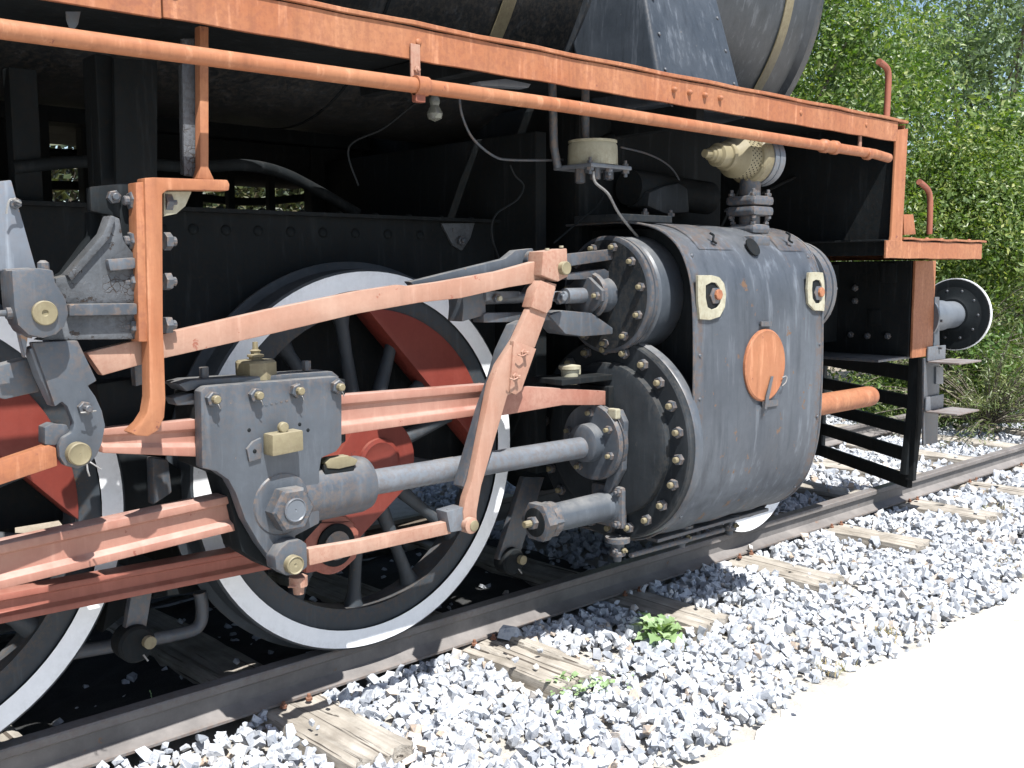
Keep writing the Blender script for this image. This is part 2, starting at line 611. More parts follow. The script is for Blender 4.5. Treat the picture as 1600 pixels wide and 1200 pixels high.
def fluted(name, px, y, thick, fl, depth, mat, parent, sidemat=None, n=14, wob=0.0):
    """I-section bar: px = top-left, top-right, bottom-right, bottom-left on plane y"""
    tl, tr, br, bl = [S(p[0], p[1], y) for p in px]
    bm = bmesh.new()
    rings = []
    for i in range(n + 1):
        t = i / n
        a = tl.lerp(tr, t)
        b = bl.lerp(br, t)
        hh = (a - b)
        jit = random.uniform(-wob, wob)
        f = fl
        sec = [(0, 1), (0, 1 - f), (depth, 1 - f * 1.35), (depth, f * 1.5), (0, f), (0, 0), (thick, 0), (thick, f), (thick - depth, f * 1.5), (thick - depth, 1 - f * 1.35), (thick, 1 - f), (thick, 1)]
        rings.append([bm.verts.new(b + hh * s + Vector((0, d + jit, 0))) for d, s in sec])
    for A, B in zip(rings, rings[1:]):
        for k in range(12):
            bm.faces.new((A[k], B[k], B[(k + 1) % 12], A[(k + 1) % 12]))
    bm.faces.new(list(reversed(rings[0])))
    bm.faces.new(rings[-1])
    return link(name, fin(bm, name, 0.5, 0.004, 2), mat, parent)


# ================================================================== SETTING
def setting(name, o):
    o['kind'] = 'structure'
    return o


PATH_EDGE = 1.93


def sheet(name, x0, x1, y0, y1, z, mat, nx=2, ny=2, fn=None):
    bm = bmesh.new()
    g = [[bm.verts.new((x0 + (x1 - x0) * i / nx, y0 + (y1 - y0) * j / ny, z)) for j in range(ny + 1)] for i in range(nx + 1)]
    for i in range(nx):
        for j in range(ny):
            bm.faces.new((g[i][j], g[i + 1][j], g[i + 1][j + 1], g[i][j + 1]))
    if fn:
        for v in bm.verts:
            fn(v)
    for f in bm.faces:
        f.smooth = True
    return link(name, fin(bm, name), mat)


ground = setting('ground', sheet('ground', -120, 200, -120, 200, -0.26, M['soil'], 40, 40))
def _bedz(v):
    v.co.z = -0.205 + 0.012 * math.sin(v.co.x * 3.1) * math.cos(v.co.y * 4.3) + random.uniform(-0.006, 0.006)
ballast = setting('ballast', sheet('ballast', -3, 13, 1.75, 6.2, -0.2, M['bed'], 160, 46, _bedz))


def _pathz(v):
    if v.co.y > 1.8:
        x = v.co.x
        v.co.y = PATH_EDGE + 0.035 * math.sin(x * 2.3) + 0.03 * math.sin(x * 5.7 + 1) + random.uniform(-0.02, 0.02) + 0.012 * max(0, x - 3.4) ** 2
        v.co.z = -0.20
path = setting('path', sheet('path', -12, 22, -10, 1.9, -0.185, M['path'], 460, 14, _pathz))

# rails
track = bpy.data.objects.new('railway_track', None)
C.objects.link(track)
track.location = (0, 3.89, -0.16)
track['kind'] = 'structure'


def rail(yc, x0=-6, x1=60):
    prof = [(-.027, 0), (.027, 0), (.031, -.006), (.031, -.028), (.01, -.040), (.008, -.092), (.03, -.106), (.062, -.116), (.062, -.125), (-.062, -.125), (-.062, -.116), (-.03, -.106), (-.008, -.092), (-.01, -.040), (-.031, -.028), (-.031, -.006)]
    bm = bmesh.new()
    n = 40
    xs = [x0 + (x1 - x0) * (i / n) for i in range(n + 1)]
    rings = [[bm.verts.new((x, yc + p[0], p[1])) for p in prof] for x in xs]
    for A, B in zip(rings, rings[1:]):
        for k in range(16):
            f = bm.faces.new((A[k], B[k], B[(k + 1) % 16], A[(k + 1) % 16]))
            if k in (0,):
                f.material_index = 1
    bm.faces.new(rings[0])
    bm.faces.new(rings[-1])
    o = link('rail', fin(bm, 'rail', 0.4), None, track, mats=[M['rail'], M['railtop']])
    return o


rail(3.160)
rail(4.620)

# sleepers: weathered, with split upper surface
def sleeper_mesh(w, l, h, seed):
    r = random.Random(seed)
    bm = bmesh.new()
    nx, ny = 10, 26
    ph = [r.uniform(-1, 1) for _ in range(nx + 1)]
    g = []
    for i in range(nx + 1):
        row = []
        for j in range(ny + 1):
            x = -w / 2 + w * i / nx
            y = -l / 2 + l * j / ny
            groove = -0.010 if (i in (3, 7) and r.random() < 0.85) else 0
            edge = -0.010 if i in (0, nx) else 0
            endj = r.uniform(-0.02, 0.02) if j in (0, ny) else 0
            row.append((x + (r.uniform(-.003, .003) if 0 < i < nx else r.uniform(-.005, .005)), y + endj, 0.006 * ph[i] + groove + edge + 0.004 * math.sin(j * .7 + i)))
        g.append(row)
    top = [[bm.verts.new(p) for p in row] for row in g]
    bot = [[bm.verts.new((p[0], p[1], -h)) for p in row] for row in g]
    for i in range(nx):
        for j in range(ny):
            bm.faces.new((top[i][j], top[i + 1][j], top[i + 1][j + 1], top[i][j + 1]))
            bm.faces.new((bot[i][j + 1], bot[i + 1][j + 1], bot[i + 1][j], bot[i][j]))
    for i in range(nx):
        bm.faces.new((top[i][0], bot[i][0], bot[i + 1][0], top[i + 1][0]))
        bm.faces.new((top[i + 1][ny], bot[i + 1][ny], bot[i][ny], top[i][ny]))
    for j in range(ny):
        bm.faces.new((top[0][j + 1], bot[0][j + 1], bot[0][j], top[0][j]))
        bm.faces.new((top[nx][j], bot[nx][j], bot[nx][j + 1], top[nx][j + 1]))
    return fin(bm, 'sleeper', 0.7)


SLX = [-0.95, -0.03, 0.88, 1.79, 2.67, 3.60, 4.52, 5.45, 6.42, 7.33, 8.25, 9.15, 10.05, 10.95, 11.9, 12.8, 13.7]
sl_m = [sleeper_mesh(0.235, 2.66, 0.14, k) for k in range(5)]
for i, x in enumerate(SLX):
    o = link('sleeper', sl_m[i % 5], M['sleeper'], track)
    o.location = (x + random.uniform(-.02, .02), 3.89 + random.uniform(-.03, .03), -0.130 + random.uniform(-.004, .0))
    o.rotation_euler = (0.0, 0, random.uniform(-.02, .03))
    for yy in (3.160, 4.620):
        for s in ((-1, 1) if x > 1 else (-1,)):
            b = nut((x - .05, yy + s * .083, -.126), PZ, .013, M['rust'], track, .012, name='rail_bolt')
            b2 = nut((x + .05, yy + s * .087, -.126), PZ, .013, M['rust'], track, .012, name='rail_bolt')


# ballast stones
def stone_templates(n):
    out = []
    for k in range(n):
        r = np.random.default_rng(100 + k)
        P = np.array([[a, b, c] for a in (-1, 1) for b in (-1, 1) for c in (-1, 1)], float)
        P = np.concatenate([P * .72, r.uniform(-1, 1, (4, 3)) * .95])
        P += r.normal(size=P.shape) * .20
        P *= np.array([1.0, r.uniform(.6, .9), r.uniform(.42, .8)])
        bm = bmesh.new()
        for p in P:
            bm.verts.new(p)
        h = bmesh.ops.convex_hull(bm, input=bm.verts)
        bmesh.ops.delete(bm, geom=[v for v in bm.verts if not v.link_faces], context='VERTS')
        bmesh.ops.dissolve_limit(bm, angle_limit=0.3, verts=bm.verts, edges=bm.edges)
        bmesh.ops.triangulate(bm, faces=bm.faces)
        bmesh.ops.recalc_face_normals(bm, faces=bm.faces)
        bm.verts.ensure_lookup_table()
        for i, v in enumerate(bm.verts):
            v.index = i
        V = np.array([v.co[:] for v in bm.verts])
        T = np.array([[v.index for v in f.verts] for f in bm.faces])
        bm.free()
        out.append((V, T))
    return out


ST = stone_templates(16)


def rotm(q):
    w, x, y, z = q.T
    return np.stack([np.stack([1 - 2 * (y * y + z * z), 2 * (x * y - z * w), 2 * (x * z + y * w)], -1),
                     np.stack([2 * (x * y + z * w), 1 - 2 * (x * x + z * z), 2 * (y * z - x * w)], -1),
                     np.stack([2 * (x * z - y * w), 2 * (y * z + x * w), 1 - 2 * (x * x + y * y)], -1)], -2)


def mesh_np(name, V, Tt, rnd=None):
    me = bpy.data.meshes.new(name)
    n = Tt.shape[1]
    me.vertices.add(len(V))
    me.vertices.foreach_set('co', V.astype(np.float32).ravel())
    me.loops.add(Tt.size)
    me.loops.foreach_set('vertex_index', Tt.astype(np.int32).ravel())
    me.polygons.add(len(Tt))
    me.polygons.foreach_set('loop_start', np.arange(0, Tt.size, n, dtype=np.int32))
    me.polygons.foreach_set('loop_total', np.full(len(Tt), n, dtype=np.int32))
    if rnd is not None:
        at = me.attributes.new('rnd', 'FLOAT', 'POINT')
        at.data.foreach_set('value', rnd.astype(np.float32))
    me.polygons.foreach_set('use_smooth', np.zeros(len(Tt), dtype=bool))
    me.update(calc_edges=True)
    return me


def in_sleeper(x, y):
    m = np.zeros(len(x), bool)
    for sx in SLX:
        m |= (np.abs(x - sx) < 0.115) & (np.abs(y - 3.89) < 1.30)
    return m


def bed_points():
    P = []
    def layer(x0, x1, y0, y1, dens, smin, smax, z0, z1):
        n = int((x1 - x0) * (y1 - y0) * dens)
        x = rng.uniform(x0, x1, n)
        y = rng.uniform(y0, y1, n)
        s = smin + (smax - smin) * rng.random(n) ** 1.6
        z = rng.uniform(z0, z1, n)
        P.append(np.c_[x, y, z, s])
    layer(0.7, 6.0, 1.85, 3.12, 1600, .011, .030, -.205, -.15)
    layer(6.0, 12.5, 1.9, 3.12, 620, .018, .038, -.205, -.16)
    layer(0.6, 3.7, 3.22, 4.6, 60, .014, .028, -.20, -.17)
    layer(3.7, 4.4, 3.2, 4.6, 300, .018, .034, -.2, -.17)
    layer(4.2, 12.5, 3.18, 6.0, 560, .018, .038, -.205, -.155)
    P = np.concatenate(P)
    x, y = P[:, 0], P[:, 1]
    edge = PATH_EDGE + 0.0 + 0.035 * np.sin(x * 2.3) + 0.03 * np.sin(x * 5.7 + 1) + 0.012 * np.clip(x - 3.4, 0, None) ** 2
    keep = ~in_sleeper(x, y) | (rng.random(len(x)) < 0.035)
    keep &= (y > edge) & ((y > edge + .08) | (rng.random(len(x)) < .6))
    keep &= ~((x > 6.5) & (y > 2.0 + .012 * (x - 3.4) ** 2 + .9) & (y < 2.9) & (rng.random(len(x)) < .5))
    # thin, sandy spots
    soft = np.sin(x * 4.1 + 2) * np.sin(y * 6.3 + x) > 0.80
    keep &= ~(soft & (rng.random(len(x)) < .5))
    P = P[keep]
    on = in_sleeper(P[:, 0], P[:, 1])
    P[on, 2] = -.118
    P[on, 3] *= .7
    # heap slightly where the shoulder meets the rail
    near = (P[:, 1] > 2.75) & (P[:, 1] < 3.1)
    P[near, 2] += .022
    return P


BP = bed_points()
Q = rng.normal(size=(len(BP), 4))
Q /= np.linalg.norm(Q, axis=1)[:, None]
# the largest as seen: individual stones
cp = np.array(CAMP)
d = BP[:, :3] - cp
fwd = np.array(_f)
rt = np.array(_r2)
upv = np.array(_u2)
zc = d @ fwd
pxx = 800 + 1600 * (d @ rt) / zc
pyy = 600 - 1600 * (d @ upv) / zc
vis = (zc > 0) & (pxx > -10) & (pxx < 1610) & (pyy > 0) & (pyy < 1210) & (BP[:, 1] < 3.1)
score = np.where(vis, BP[:, 3] / zc, 0) * (1 + 0.6 * (BP[:, 2] + .2) / .05)
order = np.argsort(-score)
ind = order[:300]
rest = order[300:]
st_me = []
for k, (V, T) in enumerate(ST):
    me = mesh_np('stone', V * 0.03, T)
    me.materials.append(M['stone'])
    st_me.append(me)
from mathutils import Quaternion
for i in ind:
    o = bpy.data.objects.new('stone', st_me[i % 16])
    C.objects.link(o)
    o.location = BP[i, :3]
    s = BP[i, 3] / .03
    o.scale = (s, s, s)
    o.rotation_euler = Quaternion(Q[i]).to_euler()
    o.parent = ballast
Rm = rotm(Q)
Vs, Ts, Rs = [], [], []
off = 0
rv = rng.random(len(BP))
for k, (V, T) in enumerate(ST):
    idx = rest[(rest % 16) == k]
    W = np.einsum('nij,vj->nvi', Rm[idx], V) * BP[idx, 3][:, None, None] + BP[idx, None, :3]
    nv = len(V)
    Vs.append(W.reshape(-1, 3))
    Ts.append((T[None] + (np.arange(len(idx)) * nv)[:, None, None] + off).reshape(-1, 3))
    Rs.append(np.repeat(rv[idx], nv))
    off += nv * len(idx)
stones = link('small_stones', mesh_np('small_stones', np.concatenate(Vs), np.concatenate(Ts), np.concatenate(Rs)), M['stones'], ballast)
stones['kind'] = 'stuff'


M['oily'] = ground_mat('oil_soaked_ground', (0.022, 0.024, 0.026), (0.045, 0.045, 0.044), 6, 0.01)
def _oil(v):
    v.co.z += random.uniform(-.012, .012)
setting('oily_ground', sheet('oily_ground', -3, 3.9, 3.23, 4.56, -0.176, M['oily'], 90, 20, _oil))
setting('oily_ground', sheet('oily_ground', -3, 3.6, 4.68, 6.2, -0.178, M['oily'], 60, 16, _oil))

# ================================================================== LOCOMOTIVE
loco = thing('steam_locomotive', (3.0, 3.89, 0), 'black steam locomotive with orange running board, faded red rods and white rimmed wheels', 'locomotive')
YC = 3.89

# --- wheels
TH0 = math.atan2(S(520, 850, 2.95).z - .7, S(520, 850, 2.95).x - 2.133)   # crank direction


def wheel(cx, near=True):
    sgn = 1 if near else -1
    y0 = 3.08 if near else 2 * YC - 3.08
    a = (0, sgn, 0)

    def Yp(d):
        return y0 + sgn * d
    w = lathe('wheel', (cx, y0, .7), a, [(.012, .628), (.012, .552), (.115, .552), (.115, .628)], M['wheel'], loco, 64, closed=False)
    bm = bmesh.new()
    bm_lathe(bm, (cx, y0, .7), a, [(.0, .627), (.0, .692), (.006, .70), (.10, .702), (.115, .715), (.122, .728), (.132, .728), (.140, .715), (.140, .627)], 96, False)
    for f in bm.faces:
        c = f.calc_center_median()
        f.material_index = 0 if abs(c.y - y0) < .002 else 1
    link('tyre', fin(bm, 'tyre', 0.5), None, w, mats=[M['white'], M['wheel']])
    ns = 13
    for k in range(ns):
        th = TH0 + (k + .5) * 2 * math.pi / ns
        dv = Vector((math.cos(th), 0, math.sin(th)))
        nv = Vector((-math.sin(th), 0, math.cos(th)))
        bm = bmesh.new()
        secs = []
        for r, hw, hd in ((.09, .042, .045), (.20, .030, .032), (.40, .022, .025), (.50, .024, .028), (.545, .036, .034), (.57, .05, .04)):
            c = Vector((cx, Yp(.062), .7)) + dv * r
            secs.append([bm.verts.new(c + nv * (hw * math.cos(q)) + Vector((0, hd * math.sin(q), 0))) for q in [j * math.pi / 5 for j in range(10)]])
        for A, B in zip(secs, secs[1:]):
            for j in range(10):
                bm.faces.new((A[j], B[j], B[(j + 1) % 10], A[(j + 1) % 10]))
        link('spoke', fin(bm, 'spoke', 0.9), M['wheel'], w)
    # counterweight: segment opposite the crank
    bm = bmesh.new()
    al = TH0 + math.pi
    hc = .375
    half = math.acos(hc / .555)
    pts = []
    for k in range(25):
        t = al - half + 2 * half * k / 24
        pts.append(Vector((cx + .558 * math.cos(t), Yp(.0), .7 + .558 * math.sin(t))))
    bm_prism(bm, pts, Vector((0, sgn * .11, 0)))
    link('counterweight', fin(bm, 'counterweight', 0.5, .004, 2), M['red'], w)
    # hub with crank boss
    bm = bmesh.new()
    p0 = Vector((cx, 0, .7))
    dv = Vector((math.cos(TH0), 0, math.sin(TH0)))
    R1, R2, L = .165, .125, .33
    pts = []
    for k in range(17):
        t = TH0 + math.pi * 0.5 + math.pi * k / 16
        pts.append(p0 + Vector((math.cos(t), 0, math.sin(t))) * R1)
    for k in range(15):
        t = TH0 - math.pi * 0.5 + math.pi * k / 14
        pts.append(p0 + dv * L + Vector((math.cos(t), 0, math.sin(t))) * R2)
    for p in pts:
        p.y = Yp(-.045)
    bm_prism(bm, pts, Vector((0, sgn * .18, 0)))
    link('crank_boss', fin(bm, 'crank_boss', 0.5, .006, 2), M['red'], w)
    lathe('axle_cap', (cx, Yp(-.045), .7), (0, -sgn, 0), [(0, .09), (.012, .088), (.016, .075), (.008, .05), (.008, 0)], M['red'], w)
    return w


for cx in (2.133, .521, -1.09):
    wheel(cx, True)
    wheel(cx, False)
    lathe('axle', (cx, 3.2, .7), (0, 1, 0), [(0, .085), (1.38, .085)], M['black'], loco, 20)
# leading small wheel under the cylinder
sw = lathe('leading_wheel', (4.56, 3.08, .42), (0, 1, 0), [(.02, .33), (.012, .05), (.13, .05), (.12, .36)], M['black'], loco, 48)
bm = bmesh.new()
bm_lathe(bm, (4.56, 3.08, .42), (0, 1, 0), [(0, .34), (0, .415), (.09, .42), (.11, .445), (.13, .44), (.13, .34)], 64, False)
for f in bm.faces:
    f.material_index = 0 if abs(f.calc_center_median().y - 3.08) < .002 else 1
link('tyre', fin(bm, 'tyre', .5), None, sw, mats=[M['white'], M['grey']])
sw2 = lathe('leading_wheel', (4.56, 4.57, .42), (0, 1, 0), [(.0, .34), (0, .42), (.12, .445), (.12, .05)], M['black'], loco, 48)

# --- main frames
for yy in (3.275, 2 * YC - 3.305):
    fr = plate('frame_plate', [(0, 0)] * 3, 3, 0, M['black'], None) if False else box('frame_plate', (-2.2, yy, .62), (3.0, yy + .03, 1.60), M['black'], loco, .002)
    box('frame_plate', (3.0, yy, .95), (5.74, yy + .03, 1.42), M['black'], loco, .002)
    if yy < 3.5:
        for k in range(9):
            px = 252 + k * 50.5
            nearest = S(px, 371, yy)
            rivet((nearest.x, yy, 1.535), NY, .019, M['black'], fr)
        tri = plate('flaked_plate', [(690, 349), (742, 348), (735, 372), (722, 392), (708, 384)], 3.262, .012, M['flaky'], fr, .002)
        nut(S(719, 376, 3.26), NY, .02, M['grey'], fr, .01)
        box('top_angle', (-1.5, 3.235, 1.592), (2.95, 3.30, 1.606), M['black'], fr, .001)
        for k in range(14):
            rivet((.7 + k * .16, 3.262, 1.606), PZ, .014, M['black'], fr)

# cross members and dark gear between the frames
box('ash_pan', (-2.4, 3.42, .48), (1.0, 4.36, 1.50), M['black'], loco, .01)
box('frame_stretcher', (1.25, 3.31, .9), (1.33, 4.47, 1.5), M['black'], loco, .005)
box('motion_plate', (2.92, 3.02, .55), (2.98, 4.6, 1.95), M['black'], loco, .005)
box('smokebox_saddle', (3.15, 3.0, .5), (4.15, 4.75, 2.1), M['black'], loco, .02)
box('firebox_side', (-2.2, 3.05, 1.62), (0.55, 4.7, 2.35), M['black'], loco, .03)
box('air_reservoir_bracket', (1.45, 4.45, 1.62), (1.52, 4.52, 2.1), M['black'], loco, .004)
lathe('air_reservoir', (1.75, 4.75, 1.98), (1, 0, 0), [(0, 0.02), (.03, .13), (.06, .16), (1.1, .16), (1.14, .12), (1.16, 0)], M['black'], loco, 24)
box('spring_hanger', (1.02, 3.30, 1.6), (1.10, 3.36, 2.0), M['black'], loco, .004)
box('spring_hanger', (.80, 3.6, 1.5), (.93, 3.7, 2.1), M['black'], loco, .004)
box('pipe_bracket', (1.18, 3.05, 1.62), (1.23, 3.15, 2.02), M['black'], loco, .004)
plate('expansion_plate', [(178, 90), (246, 95), (246, 280), (182, 290)], 3.0, .02, M['black'], loco, .003)
plate('expansion_plate', [(283, 100), (312, 100), (313, 275), (286, 272)], 2.80, .02, M['flaky'], loco, .003)
plate('expansion_plate', [(140, 100), (172, 100), (172, 300), (145, 300)], 3.1, .02, M['black'], loco, .003)
tube('brake_pipe', [S(300, 262, 3.4), S(380, 258, 3.45), S(440, 270, 3.5), S(500, 300, 3.5), S(560, 335, 3.45)], .022, M['black'], loco)
tube('brake_pipe', [S(20, 262, 3.3), S(150, 252, 3.3), S(300, 262, 3.4)], .02, M['black'], loco)

box('far_frame_angle', (-2.4, 4.50, 1.60), (3.0, 4.56, 1.67), M['black'], loco, .003)
for x0_, x1_ in ((-1.5, 1.40), (1.70, 2.25), (2.84, 3.2)):  # plain black boxes, added to block the bright foliage under the boiler
    box('gap_blocker', (x0_, 4.58, 1.60), (x1_, 4.66, 2.06), M['black'], loco, .01)
for x0_ in (1.52, 2.40, 2.62):  # thin upright bars, added to darken the gaps left open
    box('gap_bar', (x0_, 4.62, 1.60), (x0_ + .035, 4.66, 2.06), M['black'], loco, .004)
for z_ in (1.76, 1.90):  # dark pipes added across the same gaps as further blockers
    tube('gap_pipe', [(1.3, 4.7, z_), (1.9, 4.72, z_ + .02), (2.5, 4.70, z_ - .02), (2.9, 4.7, z_ + .02)], .020, M['black'], loco, 8)
# --- boiler, smokebox, cladding bands
lathe('boiler', (-2.5, YC, 2.90), (1, 0, 0), [(0, .90), (5.75, .90)], M['boiler'], loco, 96)
lathe('smokebox', (3.25, YC, 2.90), (1, 0, 0), [(0, .905), (0, .93), (.72, .93), (.73, .945), (.76, .945), (.77, .93), (1.60, .93), (1.63, .955), (1.68, .955), (1.70, .93), (1.72, 0)], M['smokebox'], loco, 96)
for x in (2.82, .4, 4.62):
    r = .905 if x < 3.2 else .934
    bm = bmesh.new()
    bm_lathe(bm, (x, YC, 2.90), (1, 0, 0), [(0, r), (0, r + .006), (.065, r + .006), (.065, r)], 96, False)
    bmesh.ops.delete(bm, geom=[f for f in bm.faces if f.calc_center_median().z < 2.16], context='FACES')
    link('boiler_band', fin(bm, 'boiler_band', .6), M['brass'], loco)
for x in (2.3, 1.0, -.2):
    lathe('cladding_seam', (x, YC, 2.90), (1, 0, 0), [(0, .899), (0, .9035), (.012, .9035), (.012, .899)], M['black'], loco, 96, closed=False)
# grey casing of the steam pipe running down from the smokebox
bm = bmesh.new()
lo = [S(930, 100, 2.86), S(1040, 110, 2.62), S(1140, 133, 2.62), Vector((4.02, 3.1, 2.2))]
hi = [S(990, -120, 3.02), S(1018, -12, 2.95), S(1118, -8, 2.95), Vector((3.85, 3.35, 2.9))]
lo = [Vector((3.245, 3.05, 2.05)), Vector((3.28, 2.66, 2.05)), Vector((3.86, 2.66, 2.05)), Vector((4.0, 3.0, 2.05))]
hi = [Vector((3.27, 3.30, 2.85)), Vector((3.30, 2.86, 2.85)), Vector((3.83, 2.90, 2.85)), Vector((3.90, 3.2, 2.85))]
a = [bm.verts.new(p) for p in lo]
b = [bm.verts.new(p) for p in hi]
for i in range(4):
    bm.faces.new((a[i], a[(i + 1) % 4], b[(i + 1) % 4], b[i]))
bm.faces.new(list(reversed(a)))
bm.faces.new(b)
spc = link('steam_pipe_casing', fin(bm, 'steam_pipe_casing', .9, .02, 4), M['casing'], loco)
for k in range(6):
    t = k / 5.5
    p = lo[1].lerp(hi[1], t)
    rivet(p + Vector((.05, -.002, 0)), (0, -1, .4), .008, M['grey'], spc)
    p = lo[2].lerp(hi[2], t)
    rivet(p + Vector((-.04, -.002, 0)), (0, -1, .4), .008, M['grey'], spc)

# --- running board with valance
board = box('running_board', (-2.5, 2.505, 2.112), (4.985, 3.25, 2.122), M['black'], loco, .001)
box('running_board', (-2.5, 4.5, 2.02), (4.985, 5.28, 2.122), M['black'], loco, .004)
def wavy_strip(name, x0, x1, y0, y1, z0, z1, mat, parent, n=60, amp=.002):
    bm = bmesh.new()
    rg = []
    for i in range(n + 1):
        x = x0 + (x1 - x0) * i / n
        dz = amp * math.sin(i * 1.1) + random.uniform(-amp, amp) * .4
        rg.append([bm.verts.new(p) for p in ((x, y0, z0 + dz), (x, y0, z1 + dz), (x, y1, z1 + dz), (x, y1, z0 + dz))])
    for A, B in zip(rg, rg[1:]):
        for k in range(4):
            bm.faces.new((A[k], B[k], B[(k + 1) % 4], A[(k + 1) % 4]))
    bm.faces.new(rg[0])
    bm.faces.new(list(reversed(rg[-1])))
    return link(name, fin(bm, name, .5, .0015, 1), mat, parent)
X1 = S(253, 0, 2.5).x
wavy_strip('valance', -2.5, X1 - .002, 2.5, 2.512, 2.012, 2.108, M['orange'], board, 30, .0012)
wavy_strip('valance', X1 + .002, 4.90, 2.498, 2.510, 2.016, 2.110, M['orange'], board, 70, .0012)
wavy_strip('edge_strip', -2.5, 4.99, 2.489, 2.56, 2.1135, 2.1265, M['orange'], board, 90, .0018)
for px, py in ((230, 6), (272, 8), (85, -6), (12, -2)):
    p = S(px, py, 2.498)
    rivet((p.x, 2.498, 2.085 if px < 200 else 2.085), NY, .017, M['orange'], board)
for px, py in ((1052, 145), (1076, 150), (1100, 153), (1124, 156)):
    p = S(px, py, 2.498)
    rivet((p.x, 2.498, 2.068), NY, .012, M['orange'], board, flat=1.5)
for px in (655, 1252, 1355):
    p = S(px, 150, 2.498)
    rivet((p.x, 2.498, 2.07), NY, .011, M['orange'], board)

# handrail pipe under the board
pz = 1.93
tube('steam_pipe', [(-2.5, 2.475, 1.926), (0.762, 2.475, 1.926), (2.505, 2.475, 1.943), (4.63, 2.475, 1.936), S(1388, 247, 2.495)], .0225, M['orange'], loco, 20, False)
lathe('pipe_union', (4.155, 2.475, 1.9375), (1, 0, 0), [(0, .0225), (.01, .030), (.04, .030), (.045, .026), (.09, .026), (.095, .031), (.125, .031), (.135, .0225)], M['orange'], loco, 20)
lathe('pipe_union', S(1352, 240, 2.475), (1, 0, 0), [(0, .024), (.005, .028), (.03, .028), (.035, .024)], M['orange'], loco, 20)
def clip(px):
    x = S(px, 130, 2.475).x
    z = 1.940
    c = lathe('pipe_clip', (x - .02, 2.475, z - .002), (1, 0, 0), [(0, .0225), (0, .0285), (.045, .0285), (.045, .0225)], M['orange'], loco, 20)
    box('hanger', (x - .022, 2.486, z + .012), (x + .012, 2.494, 2.06), M['pink'], c, .002)
    nut((x - .004, 2.486, z + .045), NY, .011, M['pink'], c, .004)
    box('hanger', (x - .02, 2.468, z - .05), (x + .016, 2.49, z - .022), M['brownred'], c, .003)
    return c
clip(656)
x = S(1352, 225, 2.49).x
box('pipe_hanger', (x - .01, 2.514, 1.95), (x + .012, 2.524, 2.04), M['pink'], loco, .002)
# small lamp bulb behind the clip
lamp = lathe('lamp_bulb', S(679, 150, 2.60) , NZ, [(0, .012), (.01, .017), (.02, .017), (.03, .014), (.04, .02), (.055, .026), (.07, .022), (.08, 0)], M['glass'], loco, 16)

# --- front apron
bm = bmesh.new()
ap = cross('front_apron', [(1300, 100)] * 3, 4.9, .01, M['black'], None) if False else box('front_apron', (4.90, 2.52, 1.46), (4.912, 5.26, 2.11), M['black'], loco, .001)
plate('apron_edge', [(1400, 203), (1419, 201), (1410, 372), (1409, 397), (1388, 393), (1393, 368), (1400, 229)], 2.498, .012, M['orange'], ap, .002)
box('apron_edge', (4.975, 2.503, 1.55), (4.985, 2.57, 2.105), M['orange'], ap, .001)
lathe('marker_lamp', (4.99, 2.62, 1.86), (1, 0, 0), [(0, .06), (.03, .06), (.036, .0)], M['white'], ap, 24)
fb = box('front_platform', (4.82, 2.51, 1.530), (5.96, 5.25, 1.538), M['black'], loco, .001)
wavy_strip('valance', 4.82, 5.93, 2.496, 2.508, 1.445, 1.532, M['orange'], fb, 20, .0012)
wavy_strip('edge_strip', 4.99, 5.97, 2.488, 2.56, 1.5385, 1.549, M['orange'], fb, 20, .002)
for k in range(4):
    rivet((5.3 + k * .17, 2.52, 1.549), PZ, .012, M['orange'], fb)
box('valance', (5.935, 2.512, 1.445), (5.945, 5.2, 1.53), M['orange'], fb, .001)
plate('gusset', [(1412, 335), (1427, 335), (1431, 366), (1413, 367)], 2.52, .01, M['orange'], fb, .001)
# handrails
def curved_rail(pts, y):
    tube('grab_rail', [S(p[0], p[1], y) for p in pts], .0155, M['brownred'], loco, 14)
curved_rail([(1385, 188), (1387, 150), (1388, 120), (1385, 106), (1373, 96)], 2.53)
curved_rail([(1452, 366), (1453, 335), (1453, 310), (1449, 296), (1436, 284)], 2.56)

